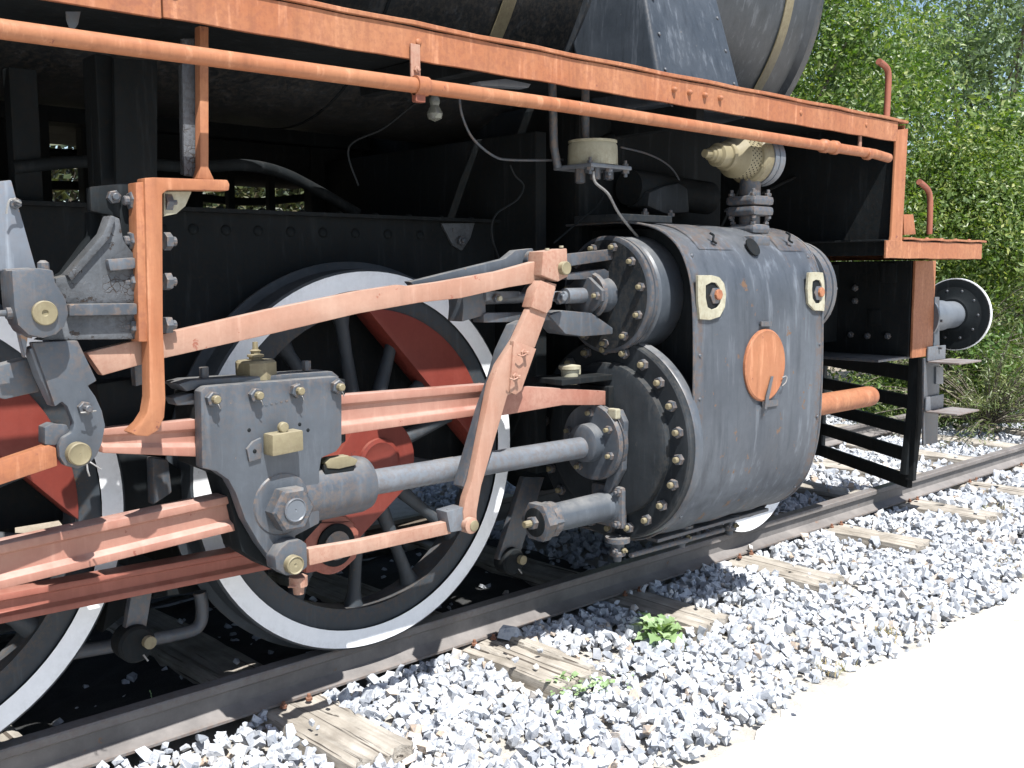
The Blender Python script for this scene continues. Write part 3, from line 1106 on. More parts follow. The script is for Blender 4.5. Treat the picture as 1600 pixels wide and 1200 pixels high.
# --- buffer beam, buffers
bb = box('buffer_beam', (5.75, 2.82, .88), (5.775, 4.96, 1.44), M['black'], loco, .002)
box('bottom_flange', (5.42, 2.83, .868), (5.80, 4.95, .882), M['grey'], bb, .003)
box('front_sheet', (6.0, 2.82, .88), (6.02, 4.96, 1.44), M['orange'], bb, .003)
box('end_plate', (5.76, 2.80, .873), (6.02, 2.815, 1.44), M['orange'], bb, .003)
for (px, py, w_, h_) in ((1388, 426, 13, 15), (1366, 496, 10, 12)):
    cross('lightening_hole', [(px - w_, py - h_), (px + w_, py - h_), (px + w_, py + h_), (px - w_, py + h_)], 5.742, .006, M['black'], bb, .002)
for px, py in ((1337, 450), (1337, 470), (1356, 525), (1388, 525), (1340, 395), (1330, 523)):
    nut(F(px, py, 5.748), NX, .02, M['grey'], bb, .01)
def buffer(yb):
    b_ = lathe('buffer', (6.02, yb, 1.10), (1, 0, 0), [(0, .15), (.02, .15), (.022, .10), (.34, .095), (.345, .088), (.53, .085)], M['steel'], loco, 48)
    lathe('head', (6.53, yb, 1.10), (1, 0, 0), [(0, .10), (.015, .12), (.03, .226), (.045, .226), (.06, .2), (.08, 0)], M['black'], b_, 48)
    lathe('white_edge', (6.565, yb, 1.10), (1, 0, 0), [(-.002, .2265), (-.002, .232), (.018, .232), (.018, .2265)], M['white'], b_, 48, closed=False)
    lathe('head_rim', (6.556, yb, 1.10), (-1, 0, 0), [(0, .225), (.002, .225), (.003, .215), (.003, .13), (0, .12)], M['black'], b_, 48, closed=False)
    for k in range(10):
        th = k * math.pi / 5
        rivet((6.553, yb + .155 * math.cos(th), 1.1 + .155 * math.sin(th)), NX, .010, M['grey'], b_)
buffer(2.92)
buffer(4.86)

# --- cow catcher: V shaped set of slats
cc = box('cow_catcher', (5.98, 2.87, .10), (6.02, 2.93, .87), M['black'], loco, .004)
tip = Vector((6.62, 3.89, 0))
side = Vector((6.0, 2.9, 0))
far = Vector((6.0, 4.88, 0))
def slat(a, b, z0, z1, back):
    bm = bmesh.new()
    d = (b - a).normalized()
    n = Vector((-d.y, d.x, 0)) * .018
    v = []
    for p in (a, b):
        for zz, off in ((z0, 0), (z1, 0)):
            for s in (-1, 1):
                q = p + n * s
                v.append(bm.verts.new((q.x, q.y, zz)))
    for f in ((0, 1, 3, 2), (4, 6, 7, 5), (0, 4, 5, 1), (2, 3, 7, 6), (0, 2, 6, 4), (1, 5, 7, 3)):
        bm.faces.new([v[i] for i in f])
    return link('slat', fin(bm, 'slat', None, .003), M['black'], cc)
for zt, zb in ((.80, .71), (.62, .54), (.45, .37), (.29, .21), (.13, .05)):
    slat(side, tip + Vector((-.0, 0, 0)), zb, zt, 0)
    slat(far, tip, zb, zt, 0)
box('nose_post', (6.59, 3.86, .06), (6.65, 3.92, .86), M['black'], cc, .003)
box('far_post', (5.98, 4.85, .1), (6.02, 4.91, .87), M['black'], cc, .004)
plate('side_post', [(1430, 560), (1450, 560), (1448, 600), (1432, 742), (1415, 742), (1428, 620)], 2.90, .04, M['black'], cc, .002)
# front steps
sh = plate('step_hanger', [(1459, 464), (1468, 464), (1468, 560), (1468, 600), (1465, 692), (1443, 695), (1444, 560), (1459, 556)], 2.80, .012, M['grey'], loco, .001)
plate('red_flange', [(1446, 467), (1459, 466), (1457, 556), (1443, 556)], 2.815, .02, M['brownred'], sh, .001)
plate('hanger_strip', [(1463, 573), (1474, 573), (1474, 600), (1463, 600)], 2.79, .008, M['steel'], sh, .001)
for px, py in ((1470, 501), (1469, 543)):
    nut(S(px - 6, py, 2.80), NY, .018, M['grey'], sh, .02)
for zt in (.845, .545):
    st = box('step', (5.94, 2.60, zt - .010), (6.24, 2.79, zt), M['steprust'], loco, .002)
    box('step_back', (5.93, 2.784, zt + .002), (6.16, 2.794, zt + .085), M['steel'], st, .002)

# --- cylinder block, near side
CX, CY, CZ = 3.05, 2.74, .715
rear = [F(p[0], p[1], 3.17) for p in ((985, 343), (1040, 346), (1060, 352), (1073, 366), (1084, 388), (1090, 412), (1092, 450), (1091, 540), (1089, 620), (1086, 690), (1082, 740), (1072, 780), (1058, 812), (1040, 838))]
prof = [(p.y, p.z) for p in rear]
prof = [(3.05, prof[0][1] + .004)] + prof[1:]
prof = [(3.05, 1.58), (2.78, 1.583), (2.64, 1.572), (2.54, 1.542), (2.465, 1.49), (2.42, 1.42), (2.392, 1.33), (2.38, 1.2), (2.375, 1.0), (2.375, .85), (2.38, .70), (2.395, .60), (2.425, .50), (2.47, .42), (2.53, .36), (2.62, .312), (2.74, .295), (3.0, .305)]
def smooth2(pr, n=4):
    P = smooth_path([Vector((a, b, 0)) for a, b in pr], n)
    return [(p.x, p.y) for p in P]
prs = smooth2(prof, 3)
bm = bmesh.new()
NXJ = 26
XJ0, XJ1 = 3.13, 4.045
rings = []
for i in range(NXJ + 1):
    x = XJ0 + (XJ1 - XJ0) * i / NXJ
    row = []
    for j, (y, z) in enumerate(prs):
        w = .0025 * math.sin(i * .9 + j * .35) * math.sin(j * .22 + 1) + random.uniform(-.0006, .0006)
        row.append(bm.verts.new((x, y + w, z + w)))
    rings.append(row)
for A, B in zip(rings, rings[1:]):
    for k in range(len(prs) - 1):
        bm.faces.new((A[k], A[k + 1], B[k + 1], B[k]))
ret = bmesh.ops.solidify(bm, geom=bm.faces[:], thickness=.006)
jk = link('cylinder_jacket', fin(bm, 'cylinder_jacket', .6), M['jacket'], loco)
# block inside the jacket
def inset(pr, d, cx=2.8, cz=.95):
    return [(cx + (y - cx) * (1 - d), cz + (z - cz) * (1 - d)) for y, z in pr]
bm = bmesh.new()
bm_prism(bm, [Vector((3.235, y, z)) for y, z in inset(prs, .035)], Vector((.795, 0, 0)))
cb = link('cylinder_block', fin(bm, 'cylinder_block', .6, .003), M['black'], loco)
# jacket lip ring at the rear and front
for xx in (3.127, 4.043):
    bm = bmesh.new()
    bm_tube(bm, [Vector((xx, y, z)) for y, z in prs], .005, 6)
    link('jacket_edge', fin(bm, 'jacket_edge', .8), M['grey'], jk)
# seams / hatch laps on top of the jacket
def on_jacket(x, z):
    best = min(range(len(prs)), key=lambda k: abs(prs[k][1] - z) + (0 if prs[k][1] > 0.95 or z < .95 else 1) + (5 if (z > 1.0) != (prs[k][1] > 1.0) else 0))
    return prs[best]
for z_, xs_ in ((.42, (3.18, 4.00)), (.50, (3.17,)), (.62, (3.17,)), (.74, (3.165, 4.02)), (.88, (3.165,)), (1.02, (3.165, 4.02)), (1.32, (4.01,)), (1.45, (3.18, 4.0))):
    for x_ in xs_:
        y_, zz_ = on_jacket(x_, z_)
        rivet((x_, y_ - .001, zz_), (0, -1, (zz_ - .95) * .6), .008, M['grey'], jk, name='screw')

def patch_strip(name, cells, mat, off=.003):
    "a lapped sheet lying on the jacket, cells = (x0, x1, index0, index1) along its profile"
    x0, x1, i0, i1 = cells
    bm = bmesh.new()
    n = 5
    A, B = [], []
    for k in range(i0, i1 + 1):
        y, z = prs[k]
        nn = Vector((0, -(prs[min(k + 1, len(prs) - 1)][1] - prs[k - 1][1]), (prs[min(k + 1, len(prs) - 1)][0] - prs[k - 1][0])))
        nn = -nn.normalized() if nn.y * -1 < 0 else nn.normalized()
        nn = Vector((0, y - 2.85, z - .95)).normalized()
        A.append((Vector((x0, y, z)), nn))
        B.append((Vector((x1, y, z)), nn))
    v1 = [bm.verts.new(p + nn * off) for p, nn in A]
    v2 = [bm.verts.new(p + nn * off) for p, nn in B]
    for a_, b_, c_, d_ in zip(v1, v1[1:], v2[1:], v2):
        bm.faces.new((a_, b_, c_, d_))
    bmesh.ops.solidify(bm, geom=bm.faces[:], thickness=.003)
    return link(name, fin(bm, name, .6), mat, jk)
patch_strip('hatch_flap', (3.24, 3.46, 5, 13), M['jacket'])
patch_strip('hatch_flap', (3.80, 3.98, 5, 13), M['jacket'])
for px, py in ((1113, 372), (1232, 371)):
    tube('hook', [S(px - 4, py - 8, 2.472), S(px + 2, py - 4, 2.462), S(px + 1, py + 4, 2.455), S(px + 6, py + 8, 2.457)], .005, M['black'], jk, 6)

def ring_plate(name, outer, inner, y, thick, mat, parent):
    n = len(outer)
    bm = bmesh.new()
    fo = [bm.verts.new(S(*p, y)) for p in outer]
    fi = [bm.verts.new(S(*p, y)) for p in inner]
    bo = [bm.verts.new(S(*p, y) + Vector((0, thick, 0))) for p in outer]
    bi = [bm.verts.new(S(*p, y) + Vector((0, thick, 0))) for p in inner]
    for i in range(n):
        j = (i + 1) % n
        bm.faces.new((fo[i], fo[j], fi[j], fi[i]))
        bm.faces.new((bo[i], bo[j], bi[j], bi[i]))
        bm.faces.new((fo[i], fo[j], bo[j], bo[i]))
        bm.faces.new((fi[i], fi[j], bi[j], bi[i]))
    return link(name, fin(bm, name, .5, .001), mat, parent)

def superell(cx, cy, rx, ry, n=28, e=3.0):
    out = []
    for k in range(n):
        t = 2 * math.pi * k / n
        c, s = math.cos(t), math.sin(t)
        out.append((cx + rx * math.copysign(abs(c) ** (2 / e), c), cy + ry * math.copysign(abs(s) ** (2 / e), s)))
    return out
def rounded(pts, n=4):
    P = [Vector((p[0], p[1], 0)) for p in pts]
    m = len(P)
    out = []
    for i_ in range(m):
        a_, b_, c_, d_ = P[i_ - 1], P[i_], P[(i_ + 1) % m], P[(i_ + 2) % m]
        for k_ in range(n):
            t_ = k_ / n
            q_ = 0.5 * ((2 * b_) + (c_ - a_) * t_ * .6 + (2 * a_ - 5 * b_ + 4 * c_ - d_) * t_ * t_ * .6 + (3 * b_ - a_ - 3 * c_ + d_) * t_ ** 3 * .6)
            q_ = b_.lerp(c_, t_) * .5 + q_ * .5 if False else b_.lerp(c_, t_)
            out.append((q_.x, q_.y))
    return out
for outer, inner, dot in (([(1091, 430), (1112, 430), (1124, 433), (1132, 443), (1135, 460), (1133, 480), (1125, 495), (1110, 500), (1094, 499), (1091, 470)], [(1103, 446), (1112, 441), (1119, 442), (1124, 449), (1127, 460), (1126, 473), (1121, 481), (1113, 484), (1106, 480), (1103, 465)], (1121, 460)),
                         ([(1264, 426), (1275, 425), (1286, 426), (1288, 438), (1289, 456), (1289, 472), (1288, 486), (1273, 485), (1263, 474), (1262, 450)], [(1270, 440), (1275, 437), (1281, 438), (1284, 444), (1285, 456), (1284, 466), (1281, 474), (1275, 474), (1270, 466), (1269, 452)], (1282, 456))):
    iw = ring_plate('inspection_frame', outer, inner, 2.368, .012, M['cream'], jk)
    plate('dark_recess', inner, 2.3745, .004, M['black'], iw, 0)
    q = S(dot[0] - 4, dot[1] + 2, 2.375)
    lathe('plug', (q.x, 2.3755, q.z), NY, [(0, .034), (.006, .034), (.009, .028)], M['grey'], iw, 6)
    lathe('plug_cap', (q.x + .006, 2.367, q.z + .004), NY, [(0, .021), (.010, .021), (.012, .018)], M['orange'], iw, 8)
nq = S(1190, 392, 2.40)
lathe('notch', (nq.x, nq.y + .045, nq.z + .015), (0, -1, .55), [(0, .040), (.006, .040)], M['black'], jk, 24)
# oval orange cover with turn latch
oc = lathe('oval_cover', (0, 0, 0), NY, [(0, .0)], M['orange'], None) if False else None
cpt = S(1198, 571, 2.36)
R_ = (S(1229.5, 571, 2.36) - S(1167, 571, 2.36)).length / 2
H_ = (S(1198, 514, 2.36) - S(1198, 627, 2.36)).length / 2
bm = bmesh.new()
bm_lathe(bm, (0, 0, 0), NY, [(0, 1), (.010, 1), (.014, .95), (.011, .86), (.015, .6), (.016, 0)], 40)
for v in bm.verts:
    v.co.x *= R_
    v.co.z *= H_
    v.co += Vector((cpt.x, 2.376, cpt.z))
oc = link('oval_cover', fin(bm, 'oval_cover', .5), M['orange'], jk)
plate('hinge', [(1190, 502), (1206, 502), (1206, 510), (1190, 510)], 2.365, .008, M['grey'], oc, .001)
plate('latch_bar', [(1206, 588), (1209, 588), (1202, 622), (1198, 640), (1195, 639), (1198, 618)], 2.352, .005, M['grey'], oc, .001)
plate('latch_plate', [(1192, 627), (1216, 624), (1216, 634), (1192, 637)], 2.366, .006, M['grey'], oc, .001)
tube('latch_ring', [S(1222, 590, 2.355), S(1229, 588, 2.35), S(1228, 597, 2.348), S(1222, 603, 2.355)], .0025, M['wire'], oc, 6)

# rear main cylinder cover
cov = lathe('cylinder_cover', (3.055, CY, CZ), (1, 0, 0), [(0, .33), (0, .398), (.005, .405), (.04, .405), (.042, .35), (.19, .35)], M['darkgrey'], loco, 96)
lathe('jacket_ring', (3.10, CY, CZ), (1, 0, 0), [(-.012, .398), (-.012, .408), (-.006, .412), (.03, .412)], M['grey'], cov, 96, closed=False)
NB = 22
for k in range(NB):
    th = 2 * math.pi * (k + .35) / NB
    p = Vector((3.055, CY + .362 * math.cos(th), CZ + .362 * math.sin(th)))
    nut(p, NX, .0225, M['grey'], cov, .014, M['brass'])
# inner raised cover and gland
lathe('inner_cover', (3.03, CY, CZ), (1, 0, 0), [(-.012, .285), (0, .31), (.03, .315)], M['darkgrey'], cov, 64)
lathe('stuffing_box', (2.90, CY, CZ), (1, 0, 0), [(-.01, .06), (0, .075), (.045, .078), (.047, .15), (.066, .155), (.068, .135), (.078, .135), (.08, .15), (.102, .15), (.104, .10), (.14, .12)], M['grey'], loco, 48)
for th in (3.5, 5.2, .3, 1.6, 2.6):
    nut((2.945, CY + .118 * math.cos(th), CZ + .118 * math.sin(th)), NX, .017, M['grey'], cov, .014, M['brass'])
# gland casting with wrapped edge beside it
cross('gland_bracket', [(947, 646), (966, 640), (975, 660), (972, 735), (955, 768), (938, 778), (950, 740), (955, 690)], 2.985, .03, M['grey'], loco, .006)
nutp = F(961, 646, 2.97)
box('yellow_nut', (nutp.x - .02, nutp.y - .022, nutp.z - .02), (nutp.x + .01, nutp.y + .022, nutp.z + .02), M['cream'], loco, .006)
# lower relief valve on the cover
pv = F(948, 790, 3.0)
rv_ = lathe('relief_valve', (2.66, pv.y, pv.z), (1, 0, 0), [(0, .03), (0, .062), (.03, .066), (.04, .055), (.33, .058), (.34, .08), (.37, .08)], M['grey'], loco, 32)
box('valve_flange', (2.995, pv.y - .085, pv.z - .085), (3.03, pv.y + .085, pv.z + .085), M['grey'], rv_, .02)
lathe('hex_end', (2.60, pv.y, pv.z), (1, 0, 0), [(0, .068), (.005, .078), (.045, .078), (.05, .068), (.09, .07)], M['grey'], rv_, 6)
lathe('end_recess', (2.5995, pv.y, pv.z), (-1, 0, 0), [(0, .055), (.002, .05)], M['black'], rv_, 24)
nut((2.598, pv.y, pv.z), NX, .026, M['grey'], rv_, .03, M['brass'])
for dy, dz in ((-.065, -.065), (-.065, .065), (.065, -.065)):
    nut((2.995, pv.y + dy, pv.z + dz), NX, .016, M['grey'], rv_, .01)
# drain cocks and operating rod below the cylinder
dc = F(975, 870, 3.02)
tube('drain_rod', [S(985, 868, 2.62), S(1050, 850, 2.62), S(1130, 828, 2.62)], .011, M['grey'], loco, 8, False)
for px, py in ((965, 850), (1065, 830), (1140, 812)):
    p = S(px, py, 2.66)
    dck = lathe('drain_cock', (p.x, 2.66, p.z + .03), NZ, [(0, .05), (.02, .05), (.022, .028), (.055, .026), (.06, .032), (.075, .032), (.08, .018), (.10, .015)], M['grey'], loco, 16)
    nut((p.x - .03, 2.64, p.z - .02), NX, .012, M['grey'], dck, .01)
    nut((p.x, 2.63, p.z - .02), NY, .012, M['brass'], dck, .01)
box('jacket_bottom_bracket', (3.2, 2.60, .285), (4.0, 2.66, .30), M['grey'], loco, .003)

# valve chest rear cover
VY, VZ = 2.74, 1.295
VX = 3.03
vc = lathe('valve_chest_cover', (VX, VY, VZ), (1, 0, 0), [(0, .12), (0, .222), (.005, .232), (.022, .232), (.024, .226), (.030, .226), (.032, .232), (.048, .232), (.05, .215), (.07, .230), (.19, .234), (.215, .225)], M['grey'], loco, 72)
lathe('cover_face', (VX - .002, VY, VZ), (-1, 0, 0), [(0, .216), (.001, .216)], M['darkgrey'], vc, 64)
for k in range(11):
    th = 2 * math.pi * (k + .2) / 11
    nut((VX - .003, VY + .192 * math.cos(th), VZ + .192 * math.sin(th)), NX, .018, M['grey'], vc, .014, M['brass'])
lathe('valve_gland', (VX - .10, VY, VZ), (1, 0, 0), [(0, .045), (0, .085), (.018, .09), (.02, .06), (.1, .07)], M['grey'], vc, 24)
# diamond gland plate
bm = bmesh.new()
bm_prism(bm, [Vector((VX - .13, VY + a_, VZ + b_)) for a_, b_ in ((-.10, -.02), (-.10, .02), (-.03, .07), (.03, .07), (.10, .02), (.10, -.02), (.03, -.07), (-.03, -.07))], Vector((.02, 0, 0)))
link('gland_plate', fin(bm, 'gland_plate', .6, .004, 2), M['grey'], vc)
for s in (-1, 1):
    nut((VX - .13, VY + s * .075, VZ), NX, .017, M['grey'], vc, .012, M['brass'])
fvc = lathe('front_valve_cover', (4.05, VY, VZ), (1, 0, 0), [(0, .205), (.24, .205), (.245, .232), (.285, .236), (.287, .228), (.297, .228), (.30, .236), (.335, .232), (.345, .20), (.37, .13), (.38, 0)], M['grey'], loco, 64)
for k in range(11):
    th = 2 * math.pi * (k + .45) / 11
    nut((4.385, VY + .21 * math.cos(th), VZ + .21 * math.sin(th)), PX, .018, M['grey'], fvc, .014)
lathe('front_cylinder_cover', (4.11, CY, CZ), (1, 0, 0), [(-.09, .33), (-.075, .33), (-.07, .25), (-.06, .1)], M['black'], loco, 64)
lathe('tail_rod_cover', (4.15, 2.78, .697), (1, 0, 0), [(0, .056), (1.07, .056), (1.10, .052), (1.115, .04), (1.12, 0)], M['orange'], loco, 32)

# valve spindle guide: rails, spindle, crosshead block
spn = lathe('valve_spindle', (2.36, VY, VZ), (1, 0, 0), [(0, .022), (.20, .022), (.201, .019), (.6, .019)], M['steel'], loco, 20)
lathe('spindle_boss', (2.60, VY, VZ), (1, 0, 0), [(0, .035), (.02, .05), (.07, .05), (.09, .03)], M['grey'], spn, 20)
lathe('spindle_sleeve', (2.80, VY, VZ), (1, 0, 0), [(0, .03), (.10, .03)], M['steel'], spn, 20)
vg = plate('valve_guide', [(722, 456), (758, 454), (760, 492), (722, 503), (724, 480)], 2.70, .08, M['grey'], loco, .005)
plate('guide_bar_upper', [(760, 456), (812, 455), (812, 463), (760, 470)], 2.69, .03, M['steel'], vg, .002)
plate('guide_bar_lower', [(756, 492), (760, 489), (815, 488), (866, 490), (865, 500), (815, 503), (756, 504)], 2.69, .06, M['grey'], vg, .003)
plate('guide_foot', [(858, 493), (880, 485), (925, 489), (958, 512), (958, 522), (912, 526), (884, 522)], 2.68, .10, M['grey'], vg, .006)
plate('guide_arm', [(876, 398), (968, 388), (970, 404), (884, 417)], 2.70, .03, M['grey'], vg, .004)
plate('guide_arm', [(884, 427), (945, 420), (958, 428), (962, 440), (940, 436), (886, 437)], 2.72, .03, M['grey'], vg, .003)
plate('guide_web', [(930, 424), (962, 432), (962, 510), (940, 512), (948, 470)], 2.80, .02, M['black'], vg, .003)
nut(S(775, 466, 2.685), NY, .018, M['grey'], vg, .01, M['cream'])
nut(S(833, 464, 2.66), NY, .022, M['grey'], vg, .012, M['steel'])
nut(S(872, 465, 2.66), NY, .026, M['grey'], vg, .012, M['steel'])
# lifting link behind: grey tapered bar with fork
plate('radius_bar', [(640, 440), (660, 436), (790, 404), (806, 391), (833, 388), (834, 396), (841, 402), (842, 412), (800, 424), (700, 444), (650, 450)], 2.69, .035, M['grey'], loco, .004)
lathe('radius_pin', S(828, 405, 2.68), NY, [(0, .03), (.018, .03), (.02, .02)], M['grey'], loco, 20)

# --- radius rod (long bar up to the lever)
rr = plate('radius_rod', [(135, 551), (240, 525), (420, 484), (560, 455), (625, 445), (640, 447), (690, 440), (780, 424), (845, 406), (862, 398), (868, 422), (850, 440), (795, 449), (720, 466), (655, 473), (560, 490), (420, 523), (256, 560), (160, 587)], 2.625, .035, M['pink'], loco, .004)
# --- combination lever
lv = plate('combination_lever', [(856, 440), (870, 444), (866, 460), (836, 543), (829, 545), (801, 615), (793, 618), (752, 760), (745, 800), (745, 822), (736, 831), (726, 826), (724, 800), (728, 778), (738, 750), (768, 600), (780, 570), (806, 530), (838, 460)], 2.60, .03, M['pink'], loco, .003)
plate('lever_head', [(849, 393), (886, 388), (888, 432), (872, 440), (846, 430)], 2.585, .075, M['pink'], lv, .004)
lathe('lever_pin', S(879, 419, 2.585), NY, [(0, .024), (.02, .024), (.022, .021), (.020, .012), (.021, .0)], M['brass'], lv, 24)
plate('lever_block', [(846, 438), (868, 447), (862, 480), (855, 490), (830, 480), (838, 452)], 2.588, .05, M['pink'], lv, .004)
plate('lever_back', [(806, 507), (822, 500), (828, 520), (800, 600), (770, 660), (740, 770), (722, 760), (757, 640), (775, 590), (787, 548)], 2.632, .05, M['grey'], lv, .004)
plate('lever_strap', [(803, 533), (824, 540), (838, 545), (815, 610), (806, 617), (797, 613)], 2.592, .02, M['pink'], lv, .002)
for px, py in ((816, 551), (803, 588)):
    nut(S(px, py, 2.598), NY, .014, M['pink'], lv, .02, M['pink'], roll=.2)
    tube('split_pin', [S(px - 7, py + 3, 2.572), S(px, py + 5, 2.568), S(px + 8, py + 1, 2.572)], .003, M['pink'], lv, 5)
for px, py in ((855, 391), (877, 387)):
    lathe('oil_cap', S(px, py, 2.60), PZ, [(0, .008), (.007, .008)], M['cream'], lv, 10)
lathe('lower_pin', S(735, 820, 2.60), NY, [(0, .019), (.022, .019), (.024, .016)], M['brass'], lv, 20)
lathe('lever_eye', S(735, 821, 2.59), NY, [(-.03, .028), (.008, .028), (.01, .025)], M['pink'], lv, 24)
# union link
plate('union_link', [(482, 858), (560, 845), (705, 814), (705, 834), (560, 866), (484, 884)], 2.62, .03, M['pink'], loco, .003)
plate('link_fork', [(698, 800), (726, 792), (728, 828), (704, 832)], 2.605, .06, M['steel'], loco, .003)
for k in range(5):
    nut(S(699 + k * 6, 799 - k * 1.2, 2.63), PZ, .007, M['steel'], loco, .003, name='fork_stud') if k in (0, 2, 4) else None

# --- slide bar (guide)
fluted('slide_bar', [(530, 618), (767, 600), (764, 647), (530, 680)], 2.70, .055, .22, .014, M['rose'], loco)
plate('slide_bar', [(764, 600), (800, 603), (950, 611), (950, 633), (880, 633), (793, 648), (764, 652)], 2.70, .06, M['rose'], loco, .003)
fluted('slide_bar', [(160, 671), (312, 655), (312, 714), (160, 708)], 2.70, .055, .25, .014, M['rose'], loco)
box('slide_bar_foot', (S(946, 600, 2.7).x, 2.68, S(960, 640, 2.7).z + .01), (3.03, 2.84, S(950, 603, 2.7).z), M['black'], loco, .006)
sbc = box('bar_clamp', (S(875, 600, 2.7).x, 2.69, S(880, 602, 2.7).z), (3.03, 2.86, S(880, 596, 2.7).z + .008), M['black'], loco, .003)
nut(S(962, 601, 2.73), PZ, .026, M['black'], sbc, .01)
# cream oil cup
ocp = S(890, 592, 2.76)
cup = lathe('oil_cup', (ocp.x, 2.76, ocp.z - .02), PZ, [(0, .032), (.055, .034), (.06, .043), (.072, .043), (.074, .030), (.08, 0)], M['cream'], loco, 24)
box('cup_latch', (ocp.x + .032, 2.745, ocp.z + .015), (ocp.x + .048, 2.765, ocp.z + .045), M['cream'], cup, .002)

# --- piston rod and crosshead
lathe('piston_rod', (1.62, CY, .705), (1.3, 0, -.006), [(0, .042), (1.32, .042)], M['steel'], loco, 32)
chb = plate('crosshead', [(313, 612), (322, 604), (528, 588), (535, 594), (535, 695), (526, 706), (503, 716), (500, 735), (500, 818), (462, 838), (465, 880), (450, 892), (432, 886), (405, 850), (383, 812), (368, 770), (357, 750), (338, 737), (316, 732)], 2.655, .045, M['grey'], loco, .008)
plate('crosshead_back', [(300, 614), (318, 606), (540, 592), (541, 690), (505, 712), (504, 816), (440, 886), (425, 890), (378, 862), (362, 790), (350, 745), (306, 728)], 2.715, .12, M['black'], chb, .006)
lathe('rod_socket', (1.60, CY, .708), (1, 0, 0), [(0, .095), (.24, .092), (.265, .085), (.275, .07), (.276, .045)], M['grey'], chb, 40)
plate('top_cap', [(278, 600), (300, 594), (520, 580), (532, 590), (318, 606), (292, 612)], 2.70, .10, M['grey'], chb, .006)
plate('side_lug', [(270, 622), (300, 614), (310, 618), (310, 632), (276, 634)], 2.71, .06, M['grey'], chb, .006)
tops = S(400, 590, 2.74)
pc = S(403, 592, 2.745)
oc2 = lathe('oil_box', (pc.x, 2.755, pc.z), PZ, [(0, .062), (.05, .062), (.056, .056), (.058, .02), (.064, .02), (.066, .026), (.072, .026), (.074, .014), (.08, .014), (.084, .018), (.088, .009), (.11, .008)], M['brass'], chb, 8)
for px in (319, 479):
    p = S(px, 590 - (px - 319) * .07, 2.74)
    lathe('cap_bolt', (p.x, 2.74, p.z), PZ, [(0, .014), (.03, .014)], M['grey'], chb, 8)
for px, py in ((331, 623), (398, 617), (462, 610), (525, 604)):
    n_ = nut(S(px, py, 2.655), NY, .023, M['grey'], chb, .016, M['brass'])
    tube('split_pin', [S(px + 6, py + 4, 2.628), S(px + 11, py + 10, 2.620), S(px + 13, py + 16, 2.624)], .0016, M['wire'], chb, 5, False)
for k in range(5):   # stamped marks, worn beyond reading
    box('stamped_mark', (S(414 + k * 8, 634, 2.655).x, 2.6535, S(414, 634 - k * .8, 2.655).z), (S(418 + k * 8, 634, 2.655).x, 2.656, S(414, 632 - k * .8, 2.655).z), M['grey'], chb, 0)
gb = S(430, 695, 2.655)
gbx = plate('grease_box', [(426, 680), (474, 672), (475, 704), (426, 714)], 2.60, .056, M['brass'], chb, .006)
lathe('box_eye', S(444, 668, 2.615), (0, -1, 0), [(-.012, .016), (.0, .016), (.003, .013)], M['brass'], gbx, 14)
plate('box_lug', [(386, 702), (396, 690), (409, 684), (409, 716), (390, 722)], 2.645, .014, M['grey'], chb, .002)
for px, py in ((398, 705), (389, 672), (468, 663), (481, 672)):
    rivet(S(px, py, 2.6445 if px == 398 else 2.656), NY, .006, M['black'], chb, name='hole')
# recessed boss and big wrist pin nut
wp = S(452, 794, 2.63)
lathe('pin_boss', (wp.x - .01, 2.656, wp.z + .01), NY, [(0, .095), (.006, .09), (.008, .07)], M['grey'], chb, 40)
lathe('wrist_nut', (wp.x, 2.65, wp.z), NY, [(0, .07), (.045, .07), (.052, .062)], M['grey'], chb, 6)
lathe('wrist_pin', (wp.x, 2.598, wp.z), NY, [(0, .036), (.006, .036), (.008, .033), (.005, .03), (.006, .004), (.003, 0)], M['steel'], chb, 32)
# lower arm and its pin
plate('drop_arm', [(440, 856), (452, 846), (470, 843), (480, 850), (481, 886), (466, 898), (448, 900), (432, 890), (430, 872)], 2.605, .06, M['grey'], chb, .006)
lathe('arm_pin', S(456, 881, 2.605), NY, [(0, .028), (.022, .028), (.025, .025), (.021, .022), (.022, .006), (.018, 0)], M['brass'], chb, 28)
lathe('lower_bolt', S(466, 900, 2.66), NZ, [(0, .028), (.03, .028), (.032, .018), (.055, .016)], M['pink'], chb, 12)
tube('split_pin', [S(450, 917, 2.65), S(466, 916, 2.64), S(480, 912, 2.65)], .003, M['pink'], chb, 5, False)
plate('oil_lid', [(509, 724), (516, 716), (545, 712), (560, 718), (556, 727), (530, 733), (512, 732)], 2.665, .04, M['brass'], chb, .005)
plate('oil_lid_seat', [(506, 727), (556, 724), (552, 742), (508, 746)], 2.67, .05, M['black'], chb, .004)

# --- main rod, coupling rods
fluted('main_rod', [(-160, 886), (372, 772), (374, 828), (-160, 962)], 2.73, .075, .20, .02, M['rose'], loco, n=20)
fluted('coupling_rod', [(-160, 958), (500, 838), (500, 874), (-160, 1008)], 2.93, .07, .22, .018, M['rodred'], loco, n=20)
cpn = S(520, 850, 2.93)
lathe('coupling_rod_end', (cpn.x, 2.925, cpn.z), (0, 1, 0), [(0, .098), (.006, .105), (.08, .105)], M['rodred'], loco, 40)
lathe('crank_pin_cap', (cpn.x, 2.925, cpn.z), NY, [(.01, .074), (.018, .074), (.02, .07), (.02, 0)], M['black'], loco, 32)
plate('coupling_rod_end', [(478, 818), (548, 815), (562, 830), (558, 872), (545, 884), (478, 897)], 2.915, .06, M['rodred'], loco, .01)
lathe('crank_pin', (cpn.x, 2.90, cpn.z), (0, 1, 0), [(0, .05), (.15, .05)], M['grey'], loco, 24)

